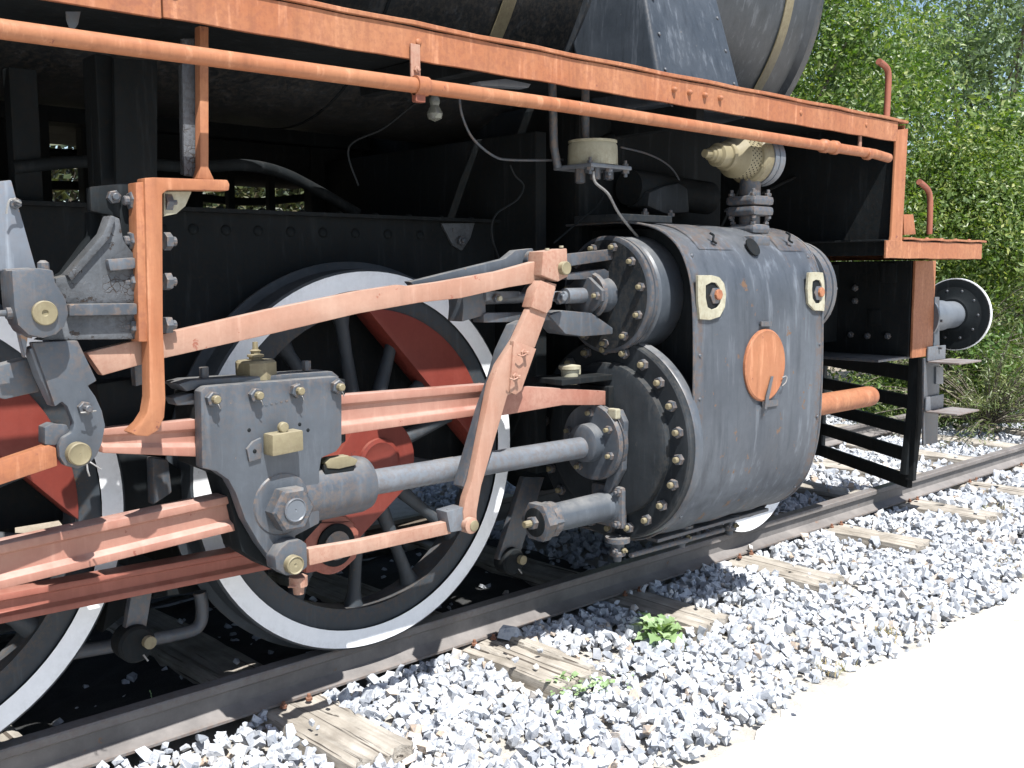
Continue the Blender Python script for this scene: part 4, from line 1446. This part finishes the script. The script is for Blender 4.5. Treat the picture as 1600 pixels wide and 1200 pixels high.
# --- left: link bracket group
lb = plate('link_bracket', [(212, 285), (229, 284), (233, 534), (217, 534)], 2.575, .05, M['orange'], loco, .003)
plate('bracket_flange', [(226, 278), (240, 277), (356, 281), (359, 288), (358, 298), (300, 297), (262, 297), (254, 303), (255, 510), (257, 560), (259, 625), (257, 652), (248, 672), (232, 682), (214, 681), (204, 676), (220, 661), (230, 645), (234, 620), (233, 540), (229, 400)], 2.565, .05, M['orange'], lb, .004)
plate('stanchion', [(312, 40), (326, 42), (326, 262), (335, 281), (308, 279), (313, 262)], 2.60, .03, M['orange'], lb, .002)
plate('stanchion_web', [(284, 60), (313, 60), (313, 277), (288, 274)], 2.635, .01, M['flaky'], lb, .001)
plate('bracket_gusset', [(256, 299), (300, 299), (290, 322), (276, 334), (256, 338)], 2.60, .02, M['cream'], lb, .002)
plate('back_plate', [(140, 292), (205, 284), (213, 288), (214, 400), (192, 405), (188, 340), (165, 335), (142, 330)], 2.63, .03, M['black'], lb, .006)
for (px, py) in ((258, 316), (258, 377), (258, 440), (258, 508)):
    p = S(px - 2, py, 2.61)
    nut((p.x, p.y, p.z), PX, .024, M['grey'], lb, .012)
    nut((S(213, py, 2.61).x, 2.61, p.z), NX, .024, M['grey'], lb, .012)
nut(S(176, 308, 2.63), NY, .018, M['grey'], lb, .01)
cast = plate('bracket_casting', [(172, 337), (188, 340), (194, 376), (213, 400), (215, 474), (106, 476), (88, 452), (86, 434), (105, 430), (160, 368), (172, 352)], 2.60, .05, M['flaky'], lb, .008)
plate('casting_rib', [(105, 430), (162, 364), (172, 336), (182, 338), (172, 372), (112, 440)], 2.585, .05, M['flaky'], cast, .006)
plate('casting_rib', [(108, 475), (215, 474), (215, 492), (108, 494)], 2.57, .07, M['grey'], cast, .006)
plate('casting_rib', [(168, 405), (213, 402), (213, 420), (172, 424)], 2.58, .05, M['grey'], cast, .008)
plate('casting_web', [(100, 492), (216, 490), (216, 530), (60, 532), (85, 520)], 2.60, .05, M['flaky'], cast, .006)
plate('casting_web', [(85, 434), (100, 425), (140, 370), (140, 330), (160, 333), (162, 364), (105, 432)], 2.68, .04, M['black'], cast, .006)
tb = plate('trunnion_block', [(18, 422), (62, 419), (84, 422), (87, 440), (104, 468), (108, 490), (102, 510), (88, 523), (68, 529), (45, 524), (28, 508), (22, 480)], 2.52, .075, M['grey'], lb, .007)
plate('trunnion_back', [(8, 420), (50, 418), (52, 530), (30, 518), (14, 490)], 2.57, .05, M['grey'], tb, .006)
lathe('trunnion_pin', S(69, 489, 2.52), NY, [(0, .029), (.008, .029), (.010, .027), (.009, .008), (.005, .006), (.004, 0)], M['brass'], tb, 36)
lathe('lubricator_nipple', S(20, 489, 2.55), NX, [(0, .014), (.015, .014), (.016, .008), (.04, .007)], M['grey'], tb, 10)
lathe('block_bolt', S(68, 424, 2.55), PZ, [(0, .014), (.02, .013), (.026, .006)], M['grey'], tb, 10)
# expansion link and hanging arm
el = plate('expansion_link', [(-40, 300), (0, 283), (18, 281), (30, 325), (57, 420), (40, 560), (10, 430), (-30, 400)], 2.60, .03, M['jacket'], loco, .004)
nut(S(23, 318, 2.60), NY, .014, M['grey'], el, .018)
tube('split_pin', [S(10, 334, 2.575), S(16, 312, 2.565), S(33, 317, 2.57)], .0025, M['wire'], el, 5)
arm = plate('link_arm', [(50, 535), (122, 532), (152, 595), (138, 603), (150, 620), (160, 642), (165, 665), (160, 692), (152, 712), (141, 724), (123, 733), (102, 728), (93, 714), (92, 696), (98, 684), (112, 676), (116, 662), (105, 635), (97, 628), (86, 636), (70, 590)], 2.585, .03, M['grey'], loco, .005)
plate('link_arm_back', [(46, 545), (60, 540), (75, 585), (97, 628), (84, 636), (62, 590)], 2.60, .05, M['steel'], arm, .004)
nut(S(131, 637, 2.585), NY, .018, M['grey'], arm, .022)
tube('split_pin', [S(126, 645, 2.555), S(136, 644, 2.553), S(150, 642, 2.56)], .0022, M['wire'], arm, 5)
tube('split_pin', [S(136, 726, 2.56), S(137, 735, 2.55), S(140, 744, 2.55)], .0022, M['wire'], arm, 5, False)
tube('split_pin', [S(141, 722, 2.56), S(150, 728, 2.55), S(158, 733, 2.55)], .0022, M['wire'], arm, 5, False)
lathe('arm_pin', S(120, 708, 2.585), NY, [(0, .029), (.022, .029), (.025, .026), (.022, .020), (.023, .002), (.021, 0)], M['brass'], arm, 32)
plate('rod_fork', [(70, 668), (83, 662), (105, 664), (110, 675), (98, 684), (88, 696), (70, 695)], 2.60, .05, M['grey'], loco, .004)
plate('eccentric_rod', [(-60, 741), (76, 695), (88, 700), (90, 728), (-60, 778)], 2.60, .035, M['orange'], loco, .003)
plate('link_slide', [(-10, 574), (44, 560), (62, 612), (8, 624), (-10, 620)], 2.66, .06, M['grey'], loco, .004)
plate('weigh_bar_arm', [(150, 600), (215, 590), (232, 600), (234, 660), (222, 668), (165, 672)], 2.80, .08, M['black'], loco, .01)
plate('weigh_bar_arm', [(208, 545), (226, 545), (228, 600), (212, 604)], 2.76, .03, M['grey'], loco, .005)
plate('frame_spacer', [(150, 700), (226, 712), (262, 720), (300, 745), (300, 790), (260, 800), (200, 805), (160, 790)], 3.15, .06, M['black'], loco, .01)
plate('sand_box', [(238, 715), (264, 718), (270, 770), (240, 790)], 3.05, .05, M['grey'], loco, .01)

# --- brake gear
for (top, bot, yy) in (((835, 745), (800, 875), 3.10), ((222, 925), (215, 1003), 3.05)):
    t_, b_ = S(*top, yy), S(*bot, yy)
    bh = plate('brake_hanger', [(top[0] - 16, top[1]), (top[0] + 16, top[1]), (bot[0] + 10, bot[1]), (bot[0] - 22, bot[1])], yy, .03, M['grey'], loco, .004)
    lathe('hanger_eye', (b_.x - .01, yy - .03, b_.z), (0, 1, 0), [(0, .05), (.01, .058), (.07, .058)], M['black'], bh, 24)
    lathe('hanger_pin', (b_.x + .02, yy - .03, b_.z + .005), NY, [(0, .02), (.02, .02), (.022, 0)], M['brass'], bh, 12)
    tube('split_pin', [(b_.x + .0, yy - .04, b_.z - .03), (b_.x + .01, yy - .05, b_.z - .05)], .003, M['wire'], bh, 5, False)
tube('brake_beam', [S(100, 1022, 3.2), S(200, 1005, 3.2), S(290, 988, 3.2), S(312, 975, 3.2), S(316, 950, 3.2), S(312, 925, 3.2)], .022, M['grey'], loco)
plate('brake_block', [(170, 935), (205, 930), (212, 955), (190, 965), (160, 990)], 3.15, .06, M['black'], loco, .008)
plate('spring_bar', [(235, 905), (420, 872), (420, 905), (330, 922), (240, 935)], 3.30, .05, M['black'], loco, .006)
for k in range(6):
    plate('spring_leaf', [(590 - k * 12, 835 + k * 8), (745 - k * 5, 800 + k * 9), (745 - k * 5, 807 + k * 9), (590 - k * 12, 842 + k * 8)], 3.30, .08, M['timber'], loco, .001) if k < 3 else None
box('brake_cylinder_mount', (1.5, 3.35, .35), (2.3, 4.4, .55), M['black'], loco, .01)

# --- upper lubricator with its small pipes
lp = S(932, 240, 2.72)
lub = lathe('lubricator', (lp.x, 2.74, lp.z - .045), PZ, [(0, .098), (.075, .095), (.085, .09), (.087, .094), (.094, .094), (.096, 0)], M['cream'], loco, 24)
box('lubricator_base', (lp.x - .115, 2.64, lp.z - .062), (lp.x + .115, 2.84, lp.z - .047), M['steel'], lub, .004)
for dx, dy in ((-.10, -.08), (.10, -.08), (.0, -.085), (.1, .07)):
    nut((lp.x + dx, 2.74 + dy, lp.z - .062), NZ, .015, M['grey'], lub, .012)
    nut((lp.x + dx, 2.74 + dy, lp.z - .047), PZ, .012, M['grey'], lub, .012)
for dx, dy, h in ((-.05, -.06, .04), (.035, -.05, .035), (-.07, 0, .05)):
    lathe('pipe_nipple', (lp.x + dx, 2.74 + dy, lp.z - .062), NZ, [(0, .02), (h, .02), (h + .004, .012)], M['grey'], lub, 8)
tube('lubricator_hanger', [(lp.x - .02, 2.76, lp.z + .04), (lp.x - .02, 2.76, 2.1)], .016, M['grey'], lub, 8, False)
tube('lubricator_hanger', [(lp.x - .13, 2.80, lp.z - .055), (lp.x - .15, 2.80, lp.z + .02), (lp.x - .16, 2.80, 2.1)], .016, M['grey'], lub, 8, False)
tube('oil_pipe', [S(927, 268, 2.66), S(930, 285, 2.66), S(950, 303, 2.66), S(968, 335, 2.68), S(1000, 375, 2.70), S(1005, 384, 2.66), S(990, 390, 2.68), S(978, 392, 2.72)], .0055, M['wire'], loco, 8)
tube('oil_pipe', [S(718, 155, 2.9), S(722, 180, 2.9), S(738, 215, 2.9), S(770, 243, 2.9), S(800, 250, 2.9), S(880, 250, 2.85)], .005, M['grey'], loco, 8)
tube('oil_pipe', [S(797, 258, 2.9), S(805, 275, 2.9), S(818, 290, 2.9), S(808, 312, 2.9), S(775, 335, 2.9), S(768, 365, 2.9), S(780, 405, 2.9)], .004, M['black'], loco, 8)
tube('oil_pipe', [S(970, 230, 2.85), S(1010, 240, 2.85), S(1040, 255, 2.85), S(1058, 275, 2.85), S(1066, 300, 2.85)], .004, M['grey'], loco, 8)
tube('oil_pipe', [S(865, 380, 2.9), S(900, 350, 2.9), S(935, 320, 2.9), S(945, 295, 2.9)], .004, M['black'], loco, 8)
tube('oil_pipe', [S(560, 290, 2.95), S(545, 230, 2.95), S(600, 200, 2.95), S(650, 160, 2.9)], .0035, M['black'], loco, 8)

# --- relief valve and its pipe column on top of the cylinder
rx = S(1180, 370, 2.60)
col = lathe('pipe_column', (3.80, 2.60, 1.46), PZ, [(0, .045), (.34, .045)], M['grey'], loco, 24)
for z_, hw in ((1.484, .062), (1.545, .066), (1.621, .076), (1.665, .076)):
    bx_ = box('flange', (3.80 - hw - (.10 if z_ < 1.5 else 0), 2.60 - hw - (.075 if z_ < 1.5 else 0), z_), (3.80 + hw - (.10 if z_ < 1.5 else 0), 2.60 + hw - (.05 if z_ < 1.5 else 0), z_ + (.05 if z_ < 1.5 else .041)), M['grey'], col, .018)
for sx in (-1, 1):
    for sy in (-1, 1):
        nut((3.80 + sx * .055, 2.60 + sy * .055, 1.706), PZ, .015, M['grey'], col, .014)
        nut((3.80 + sx * .055, 2.60 + sy * .055, 1.621), NZ, .015, M['grey'], col, .006)
        nut((3.80 + sx * .05, 2.60 + sy * .05, 1.586), PZ, .013, M['grey'], col, .010)
rc = S(1165, 250, 2.61)
sv = lathe('snifting_valve', (3.475, 2.60, 1.865), (1, 0, 0), [(0, .010), (0, .017), (.03, .018), (.032, .026), (.05, .026), (.052, .032), (.075, .034), (.08, .048), (.13, .05), (.132, .058), (.15, .06), (.155, .05), (.18, .06), (.20, .084), (.205, .088), (.285, .088), (.287, .096), (.30, .107), (.345, .107)], M['brass'], loco, 40)
lathe('valve_body_flange', (3.822, 2.60, 1.865), (1, 0, 0), [(0, .112), (.03, .112), (.032, .106), (.037, .106), (.039, .112), (.075, .112)], M['steel'], sv, 40)
for k in range(26):
    for j in range(4):
        th = 2 * math.pi * (k + .5 * (j % 2)) / 26
        if -0.2 < math.sin(th + 2.2) or True:
            pass
bmh = bmesh.new()
for k in range(28):
    for j in range(5):
        th = 2 * math.pi * (k + .5 * (j % 2)) / 28
        o_ = Vector((3.69 + j * .015, 2.60 + .0878 * math.cos(th), 1.865 + .0878 * math.sin(th)))
        bm_lathe(bmh, o_, (0, math.cos(th), math.sin(th)), [(0, .0034), (.0012, .0034)], 6)
hl = link('vent_holes', fin(bmh, 'vent_holes'), M['black'], sv)
hl['kind'] = 'stuff'
for k in range(6):
    th = k * math.pi / 3 + .4
    nut((3.775, 2.60 + .0885 * math.cos(th), 1.865 + .0885 * math.sin(th)), NX, .014, M['brass'], sv, .01)
# steam pipe lying behind the column
box('pipe_flange', (3.10, 2.72, 1.585), (3.42, 2.98, 1.615), M['darkgrey'], loco, .004)
plate('pipe_elbow', [(1012, 322), (1015, 300), (1040, 290), (1062, 286), (1075, 294), (1078, 332), (1040, 334)], 2.80, .12, M['darkgrey'], loco, .012)
for px in (1008, 1048):
    p = S(px, 322, 2.75)
    nut((p.x, 2.75, 1.615), PZ, .017, M['grey'], loco, .012)
tube('exhaust_pipe', [(3.35, 2.9, 1.74), (3.9, 2.9, 1.72)], .075, M['black'], loco, 20, False)
# odd bits under the board
plate('bracket_plate', [(748, 127), (790, 123), (830, 131), (826, 137), (790, 135), (752, 134)], 2.62, .05, M['steel'], loco, .002)
plate('torn_label', [(103, 18), (126, 18), (122, 38), (112, 52), (104, 32)], 2.60, .004, M['steel'], loco, 0)
tube('stay_rod', [S(915, 235, 3.0), S(1000, 195, 3.0), S(1090, 150, 3.0)], .025, M['black'], loco, 10, False)
tube('stay_rod', [S(1130, 330, 3.2), S(1300, 250, 3.0), S(1390, 225, 2.8)], .008, M['black'], loco, 8, False)
box('board_bracket', (3.35, 2.55, 1.96), (3.40, 3.2, 2.11), M['black'], loco, .003)
box('board_bracket', (2.2, 2.55, 2.03), (2.25, 3.2, 2.11), M['black'], loco, .003)

# ================================================================== VEGETATION
def leaf_cloud(centers, outward, size, rnd, aspect=.5, up=0.4):
    n = len(centers)
    nr = rng.normal(size=(n, 3)) + outward * 0.8 + np.array([0, 0, up])
    nr /= np.linalg.norm(nr, axis=1)[:, None]
    t = rng.normal(size=(n, 3))
    t -= (t * nr).sum(1)[:, None] * nr
    t /= np.linalg.norm(t, axis=1)[:, None]
    b = np.cross(nr, t)
    s = (size * (.45 + 1.1 * rng.random(n) ** 1.5))[:, None]
    V = np.stack([centers - t * s, centers + b * s * aspect + nr * s * .15, centers + t * s, centers - b * s * aspect + nr * s * .15], 1)
    T = np.arange(n * 4).reshape(n, 4)
    T = T[:, [0, 1, 2, 3]]
    return V.reshape(-1, 3), T, np.repeat(rnd, 4)


def tree(name, label, base, h, blobs, nclump, per, lsize, mat, trunk_r=.09, aspect=.5, group=None, limbs=5, flat=False, csize=.16, cat='tree'):
    t = thing(name, base, label, cat, group)
    bm = bmesh.new()
    b0 = Vector(base)
    top = Vector(blobs[0][:3])
    bm_tube(bm, smooth_path([b0 + Vector((0, 0, -.1)), b0.lerp(top, .4) + Vector((random.uniform(-.2, .2), random.uniform(-.2, .2), 0)), top], 5), [trunk_r * (1 - .75 * k / 10) for k in range(11)], 9)
    for bl in blobs[1:1 + limbs * 2]:
        c = Vector(bl[:3])
        s = b0.lerp(top, random.uniform(.25, .6))
        mid = s.lerp(c, .5) + Vector((random.uniform(-.2, .2), random.uniform(-.2, .2), .1))
        bm_tube(bm, smooth_path([s, mid, c], 4), [trunk_r * .5 * (1 - .8 * k / 8) for k in range(9)], 6)
    link('trunk', fin(bm, 'trunk', 1.0), M['bark'], t)
    cs, outs, rs = [], [], []
    W = np.array([bl[3] ** 2 for bl in blobs])
    W = W / W.sum()
    for k in range(nclump):
        bl = blobs[rng.choice(len(blobs), p=W)]
        d = rng.normal(size=3)
        d /= np.linalg.norm(d)
        rad = bl[3] * (rng.random() ** .35)
        c = np.array(bl[:3]) + d * rad * np.array([1, 1, bl[4] if len(bl) > 4 else .9])
        if c[2] < -.15:
            c[2] = -.15 + rng.random() * .1
        pts = c + rng.normal(size=(per, 3)) * csize * np.array([1, 1, .7])
        cs.append(pts)
        outs.append(np.tile(d, (per, 1)))
        rs.append(np.clip(rng.normal(rng.uniform(.2, .8), .16, per), 0, 1))
    cs = np.concatenate(cs)
    V, T, R = leaf_cloud(cs, np.concatenate(outs), lsize, np.concatenate(rs), aspect)
    link('crown', mesh_np('crown', V, T, R), mat, t)
    return t


def blobs(cx, cy, z0, z1, rad, n, seed, r0=.5, r1=1.0):
    r = random.Random(seed)
    out = [(cx, cy, (z0 + z1) * .55, r1 * .9, 1.0)]
    for k in range(n):
        a = r.uniform(0, 6.28)
        q = rad * math.sqrt(r.random())
        z = r.uniform(z0, z1)
        taper = 1 - .45 * max(0, (z - z0) / (z1 - z0) - .6) / .4
        out.append((cx + q * math.cos(a) * taper, cy + q * math.sin(a) * taper, z, r.uniform(r0, r1), .9))
    return out


tree('broadleaf_tree', 'tall dark green leafy tree rising just beyond the front of the locomotive', (9.6, 6.6, -.25), 6, blobs(9.6, 6.6, .3, 6.0, 1.5, 26, 1, .35, .95), 1500, 38, .031, M['leaf'], csize=.15)
tree('broadleaf_tree', 'full green tree filling the view above the grab rails', (12.4, 7.7, -.25), 6, blobs(12.4, 7.7, .3, 5.6, 1.7, 28, 2, .35, .95), 1700, 38, .034, M['leaf'], csize=.16)
tree('flecked_tree', 'bright green leafy tree flecked with yellow, behind the buffer', (11.6, 4.9, -.25), 5, blobs(11.6, 4.9, .2, 2.6, 1.0, 20, 3, .35, .75), 1300, 38, .028, M['leaf_yellow'], csize=.13)
tree('broadleaf_tree', 'leafy green tree at the right edge behind the far end of the track', (14.6, 5.6, -.25), 5, blobs(14.6, 5.6, .2, 3.2, 1.4, 22, 4, .35, .9), 900, 36, .05, M['leaf'], csize=.22)
tree('pale_tree', 'pale grey green tree high in the right corner behind the others', (20.5, 9.0, -.25), 9, blobs(20.5, 8.6, 1.5, 8.0, 2.4, 30, 5, .8, 1.4), 1100, 46, .06, M['leaf_pale'], csize=.35, trunk_r=.16)
tree('broadleaf_tree', 'shaded green tree half hidden behind the smokebox', (9.2, 9.4, -.25), 6, blobs(9.2, 9.4, .4, 6.2, 1.8, 22, 6), 700, 38, .05, M['leaf'], csize=.22)
# low shrubs behind, seen under the boiler and along the ballast
tree('bush', 'low leafy bush at the edge of the ballast behind the steps', (10.6, 4.7, -.22), 1, blobs(10.6, 4.7, -.1, 1.0, .9, 14, 7, .25, .5), 420, 36, .030, M['leaf'], .04, csize=.12, cat='bush')
tree('bush', 'low green bush seen between the slats of the cow catcher', (8.3, 6.6, -.22), 1, blobs(8.3, 6.6, -.1, 1.1, 1.0, 14, 8, .3, .55), 420, 36, .032, M['leaf'], .04, csize=.13, cat='bush')
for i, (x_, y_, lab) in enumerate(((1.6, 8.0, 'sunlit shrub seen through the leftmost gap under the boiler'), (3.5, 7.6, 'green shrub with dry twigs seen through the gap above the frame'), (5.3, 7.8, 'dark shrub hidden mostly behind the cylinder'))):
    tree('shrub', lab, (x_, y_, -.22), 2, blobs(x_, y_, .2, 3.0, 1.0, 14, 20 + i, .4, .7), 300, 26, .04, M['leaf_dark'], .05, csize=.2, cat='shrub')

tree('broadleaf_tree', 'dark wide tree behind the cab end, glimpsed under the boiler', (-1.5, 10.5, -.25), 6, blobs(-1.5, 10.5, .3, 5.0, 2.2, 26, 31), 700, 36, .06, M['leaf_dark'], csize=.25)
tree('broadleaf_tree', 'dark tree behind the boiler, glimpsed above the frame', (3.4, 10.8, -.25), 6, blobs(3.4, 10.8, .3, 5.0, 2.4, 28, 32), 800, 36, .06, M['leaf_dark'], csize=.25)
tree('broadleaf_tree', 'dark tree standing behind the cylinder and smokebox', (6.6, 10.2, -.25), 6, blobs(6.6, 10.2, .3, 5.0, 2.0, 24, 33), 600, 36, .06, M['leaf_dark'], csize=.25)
# feathery shrub with long thin twigs at the lower right
def feather(base, label, seed, nt=60):
    r = random.Random(seed)
    t = thing('feathery_shrub', base, label, 'shrub')
    b0 = Vector(base)
    bm = bmesh.new()
    cs = []
    out = []
    for k in range(nt):
        a = r.uniform(0, 6.28)
        el = r.uniform(.15, 1.2)
        L = r.uniform(.7, 1.7)
        d = Vector((math.cos(a) * math.cos(el), math.sin(a) * math.cos(el), math.sin(el)))
        pts = []
        for j in range(7):
            s = j / 6
            pts.append(b0 + Vector((0, 0, .15)) + d * L * s + Vector((0, 0, -.35 * s * s * L)))
        bm_tube(bm, pts, [.010 * (1 - .8 * j / 6) for j in range(7)], 4)
        for q in range(70):
            s = r.uniform(.2, 1)
            i0 = min(5, int(s * 6))
            p = pts[i0].lerp(pts[i0 + 1], s * 6 - i0)
            cs.append(p + Vector((r.gauss(0, .035), r.gauss(0, .035), r.gauss(0, .035))))
            out.append(d)
    link('twigs', fin(bm, 'twigs', 1.0), M['bark'], t)
    n = len(cs)
    V, T, R = leaf_cloud(np.array([c[:] for c in cs]), np.array([c[:] for c in out]), .036, rng.random(n), .13, .1)
    link('foliage', mesh_np('foliage', V, T, R), M['needle'], t)
feather((9.7, 3.95, -.2), 'feathery yellow green shrub with arching twigs, leaning in beside the lower step', 3, 80)
feather((10.3, 4.6, .2), 'second feathery shrub, taller and behind the buffer', 5, 80)

# fence post behind the cow catcher
fp = box('fence_post', (8.40, 5.75, -.3), (8.50, 5.85, 1.6), M['concrete'], None, .006)
tag(fp, 'thin grey concrete post standing behind the cow catcher', 'post')

# weed with broad lobed leaves on the ballast
def leaf_blade(L, w, lobes, r):
    bm = bmesh.new()
    n = 20
    mid, lft, rgt = [], [], []
    for i in range(n + 1):
        s = i / n
        ww = w * math.sin(math.pi * min(1, s * 1.0 + .06)) ** .7 * (1 + .42 * math.sin(s * lobes * 6.28) + r.uniform(-.07, .07))
        if s > .98:
            ww = .001
        z = .35 * L * s - .55 * L * s * s
        mid.append(bm.verts.new((L * s, 0, z - .004)))
        lft.append(bm.verts.new((L * s + .1 * ww, ww, z + .25 * ww + r.uniform(-.003, .003))))
        rgt.append(bm.verts.new((L * s + .1 * ww, -ww, z + .25 * ww + r.uniform(-.003, .003))))
    for i in range(n):
        bm.faces.new((mid[i], mid[i + 1], lft[i + 1], lft[i]))
        bm.faces.new((rgt[i], rgt[i + 1], mid[i + 1], mid[i]))
    me = fin(bm, 'leaf', 1.2)
    at = me.attributes.new('rnd', 'FLOAT', 'POINT')
    at.data.foreach_set('value', [r.random()] * len(me.vertices))
    me.materials.append(M['weed'])
    return me
def weed(base, label, n, L, seed):
    r = random.Random(seed)
    t = thing('weed', base, label, 'weed')
    ms = [leaf_blade(L * r.uniform(.6, 1.1), L * r.uniform(.16, .22), 3.2, r) for _ in range(8)]
    for k in range(n):
        a = k * 2.4 + r.uniform(-.3, .3)
        o = bpy.data.objects.new('leaf', ms[k % 8])
        C.objects.link(o)
        s = 1 - .5 * k / n
        o.rotation_euler = (r.uniform(-.4, .4), -.12 - .75 * k / n, a)
        o.scale = (s, s, s)
        o.location = Vector(base) + Vector((.012 * math.cos(a), .012 * math.sin(a), .01 + .05 * k / n))
        o.parent = t
        o.matrix_parent_inverse = world_of(t).inverted()
    return t
weed(G(1032, 1000, -.17), 'light green weed with broad lobed leaves growing in the ballast by a sleeper', 19, .18, 4)
def clover(base, label, seed, n=80, rad=.09):
    r = np.random.default_rng(seed)
    c = np.array(base)[None] + r.normal(size=(n, 3)) * np.array([rad, rad * .5, .006]) + np.array([0, 0, .03])
    V, T, R = leaf_cloud(c, np.tile([0, 0, 1.0], (n, 1)), .011, r.random(n), .8, 2.5)
    o = link('clover', mesh_np('clover', V, T, R), M['weed'])
    o['kind'] = 'stuff'
    tag(o, label, 'weed')
clover(G(920, 1082, -.165), 'small patch of clover between stones at the broken sleeper end', 1)
clover(G(886, 1072, -.165), 'tiny clover tuft left of the larger clover patch', 2, 30, .04)
def tuft(base, label, seed, n=70, h=.06, rad=.06, name='grass_tuft', cat='grass'):
    r = random.Random(seed)
    Vv, Tt, Rr = [], [], []
    for k in range(n):
        b0 = Vector(base) + Vector((r.gauss(0, rad), r.gauss(0, rad * .6), 0))
        d = Vector((r.gauss(0, .6), r.gauss(0, .6), 1)).normalized() * h * r.uniform(.4, 1.2)
        s = Vector((-d.y, d.x, 0))
        s = (s.normalized() if s.length > 1e-6 else Vector((1, 0, 0))) * .0016
        i0 = len(Vv)
        m_ = b0 + d * .6
        e_ = b0 + d + Vector((d.x, d.y, -abs(d.x))) * .4
        Vv += [b0 - s, b0 + s, m_ + s * .7, m_ - s * .7, e_]
        Tt += [(i0, i0 + 1, i0 + 2), (i0, i0 + 2, i0 + 3), (i0 + 3, i0 + 2, i0 + 4)]
        Rr += [r.random()] * 5
    o = link(name, mesh_np(name, np.array([v[:] for v in Vv]), np.array(Tt), np.array(Rr)), M['dry'])
    tag(o, label, cat)
    o['kind'] = 'stuff'
for i, (px, py, lab) in enumerate(((1385, 995, 'small dry grass tuft with green blades at the path edge'), (1300, 1048, 'straw coloured tuft nearest the bottom of the path edge'), (1450, 955, 'pale tuft of dry grass by the path edge, right of the green one'), (1500, 735, 'dry grass tuft growing against the near rail'), (1550, 800, 'dry tuft at the end of the third sleeper from the right'), (1560, 890, 'flattened dry grass where the ballast meets the path at the right'), (1590, 870, 'straw patch at the right edge of the picture'))):
    tuft(G(px, py, -.18), lab, i, 90, .05, .05 if i < 4 else .09)
# thin weed stalks beside the rail
wk = thing('weed_stalk', G(248, 1150, -.17), 'pair of thin pale weed stalks standing beside the rail at lower left', 'weed')
for a_, b_ in (((248, 1150), (234, 1078)), ((222, 1165), (189, 1134))):
    p0, p1 = G(a_[0], a_[1], -.17), S(b_[0], b_[1], G(a_[0], a_[1], -.17).y - .02)
    bm = bmesh.new()
    bm_tube(bm, [p0, p0.lerp(p1, .5) + Vector((.006, 0, 0)), p1], [.0016, .0013, .001], 5)
    for k in range(14):
        q = p0.lerp(p1, .35 + .65 * k / 14)
        bm_lathe(bm, q + Vector((random.uniform(-.003, .003), 0, 0)), PZ, [(0, 0), (.002, .0018), (.004, 0)], 4, False)
    me = fin(bm, 'stalk')
    at = me.attributes.new('rnd', 'FLOAT', 'POINT')
    at.data.foreach_set('value', [.6] * len(me.vertices))
    link('stalk', me, M['weed'], wk)
# splintered timber lying by the broken sleeper, and bigger rocks
def chunk(name, a, b, w, h, label, mat, seed, cat):
    r = random.Random(seed)
    a, b = Vector(a), Vector(b)
    d = (b - a)
    n = 12
    sdir = Vector((-d.y, d.x, 0)).normalized()
    bm = bmesh.new()
    rg = []
    for i in range(n + 1):
        s = i / n
        c = a.lerp(b, s)
        k = (.55 + .45 * math.sin(math.pi * min(1, .15 + s))) * r.uniform(.85, 1.1)
        rg.append([bm.verts.new(c + sdir * w * u_ * k + Vector((0, 0, h * v_ * k))) for u_, v_ in ((-1, -1), (1, -1), (1.05, .2), (.5, .95), (.1, .7), (-.5, 1.0), (-1, .3))])
    for A, B in zip(rg, rg[1:]):
        for j in range(7):
            bm.faces.new((A[j], B[j], B[(j + 1) % 7], A[(j + 1) % 7]))
    bm.faces.new(rg[0])
    bm.faces.new(rg[-1])
    o = link(name, fin(bm, name, .5), mat)
    tag(o, label, cat)
    return o
chunk('timber_splinter', G(800, 1000, -.13), G(925, 1046, -.13), .03, .028, 'long split timber piece lying beside the broken sleeper', M['sleeper'], 1, 'timber')
chunk('timber_splinter', G(745, 1012, -.14), G(800, 1030, -.14), .022, .02, 'short brown splinter of timber under the rail edge', M['sleeper'], 5, 'timber')
def rock(p, s, label, k):
    me = mesh_np('rock', ST[k][0] * s, ST[k][1])
    o = link('rock', me, M['stone'])
    o.location = p
    o.rotation_euler = (.2, .1, k)
    tag(o, label, 'rock')
rock(G(798, 990, -.11), .05, 'largest pale stone, resting on the split timber by the rail', 2)
rock(G(745, 998, -.13), .028, 'small white stone against the foot of the rail left of the large one', 5)
for k_, (px_, py_) in enumerate(((1145, 1150), (1245, 1108), (1400, 1020))):
    rock(G(px_, py_, -.172), .014, ('small pale stone lying alone on the white path, lowest of three', 'small pale stone on the white path, between the two others', 'small pale stone on the white path, nearest the dry tuft')[k_], 3 + k_)
rock(G(206, 1057, -.16), .024, 'cream pebble in the dark between the wheels', 7)
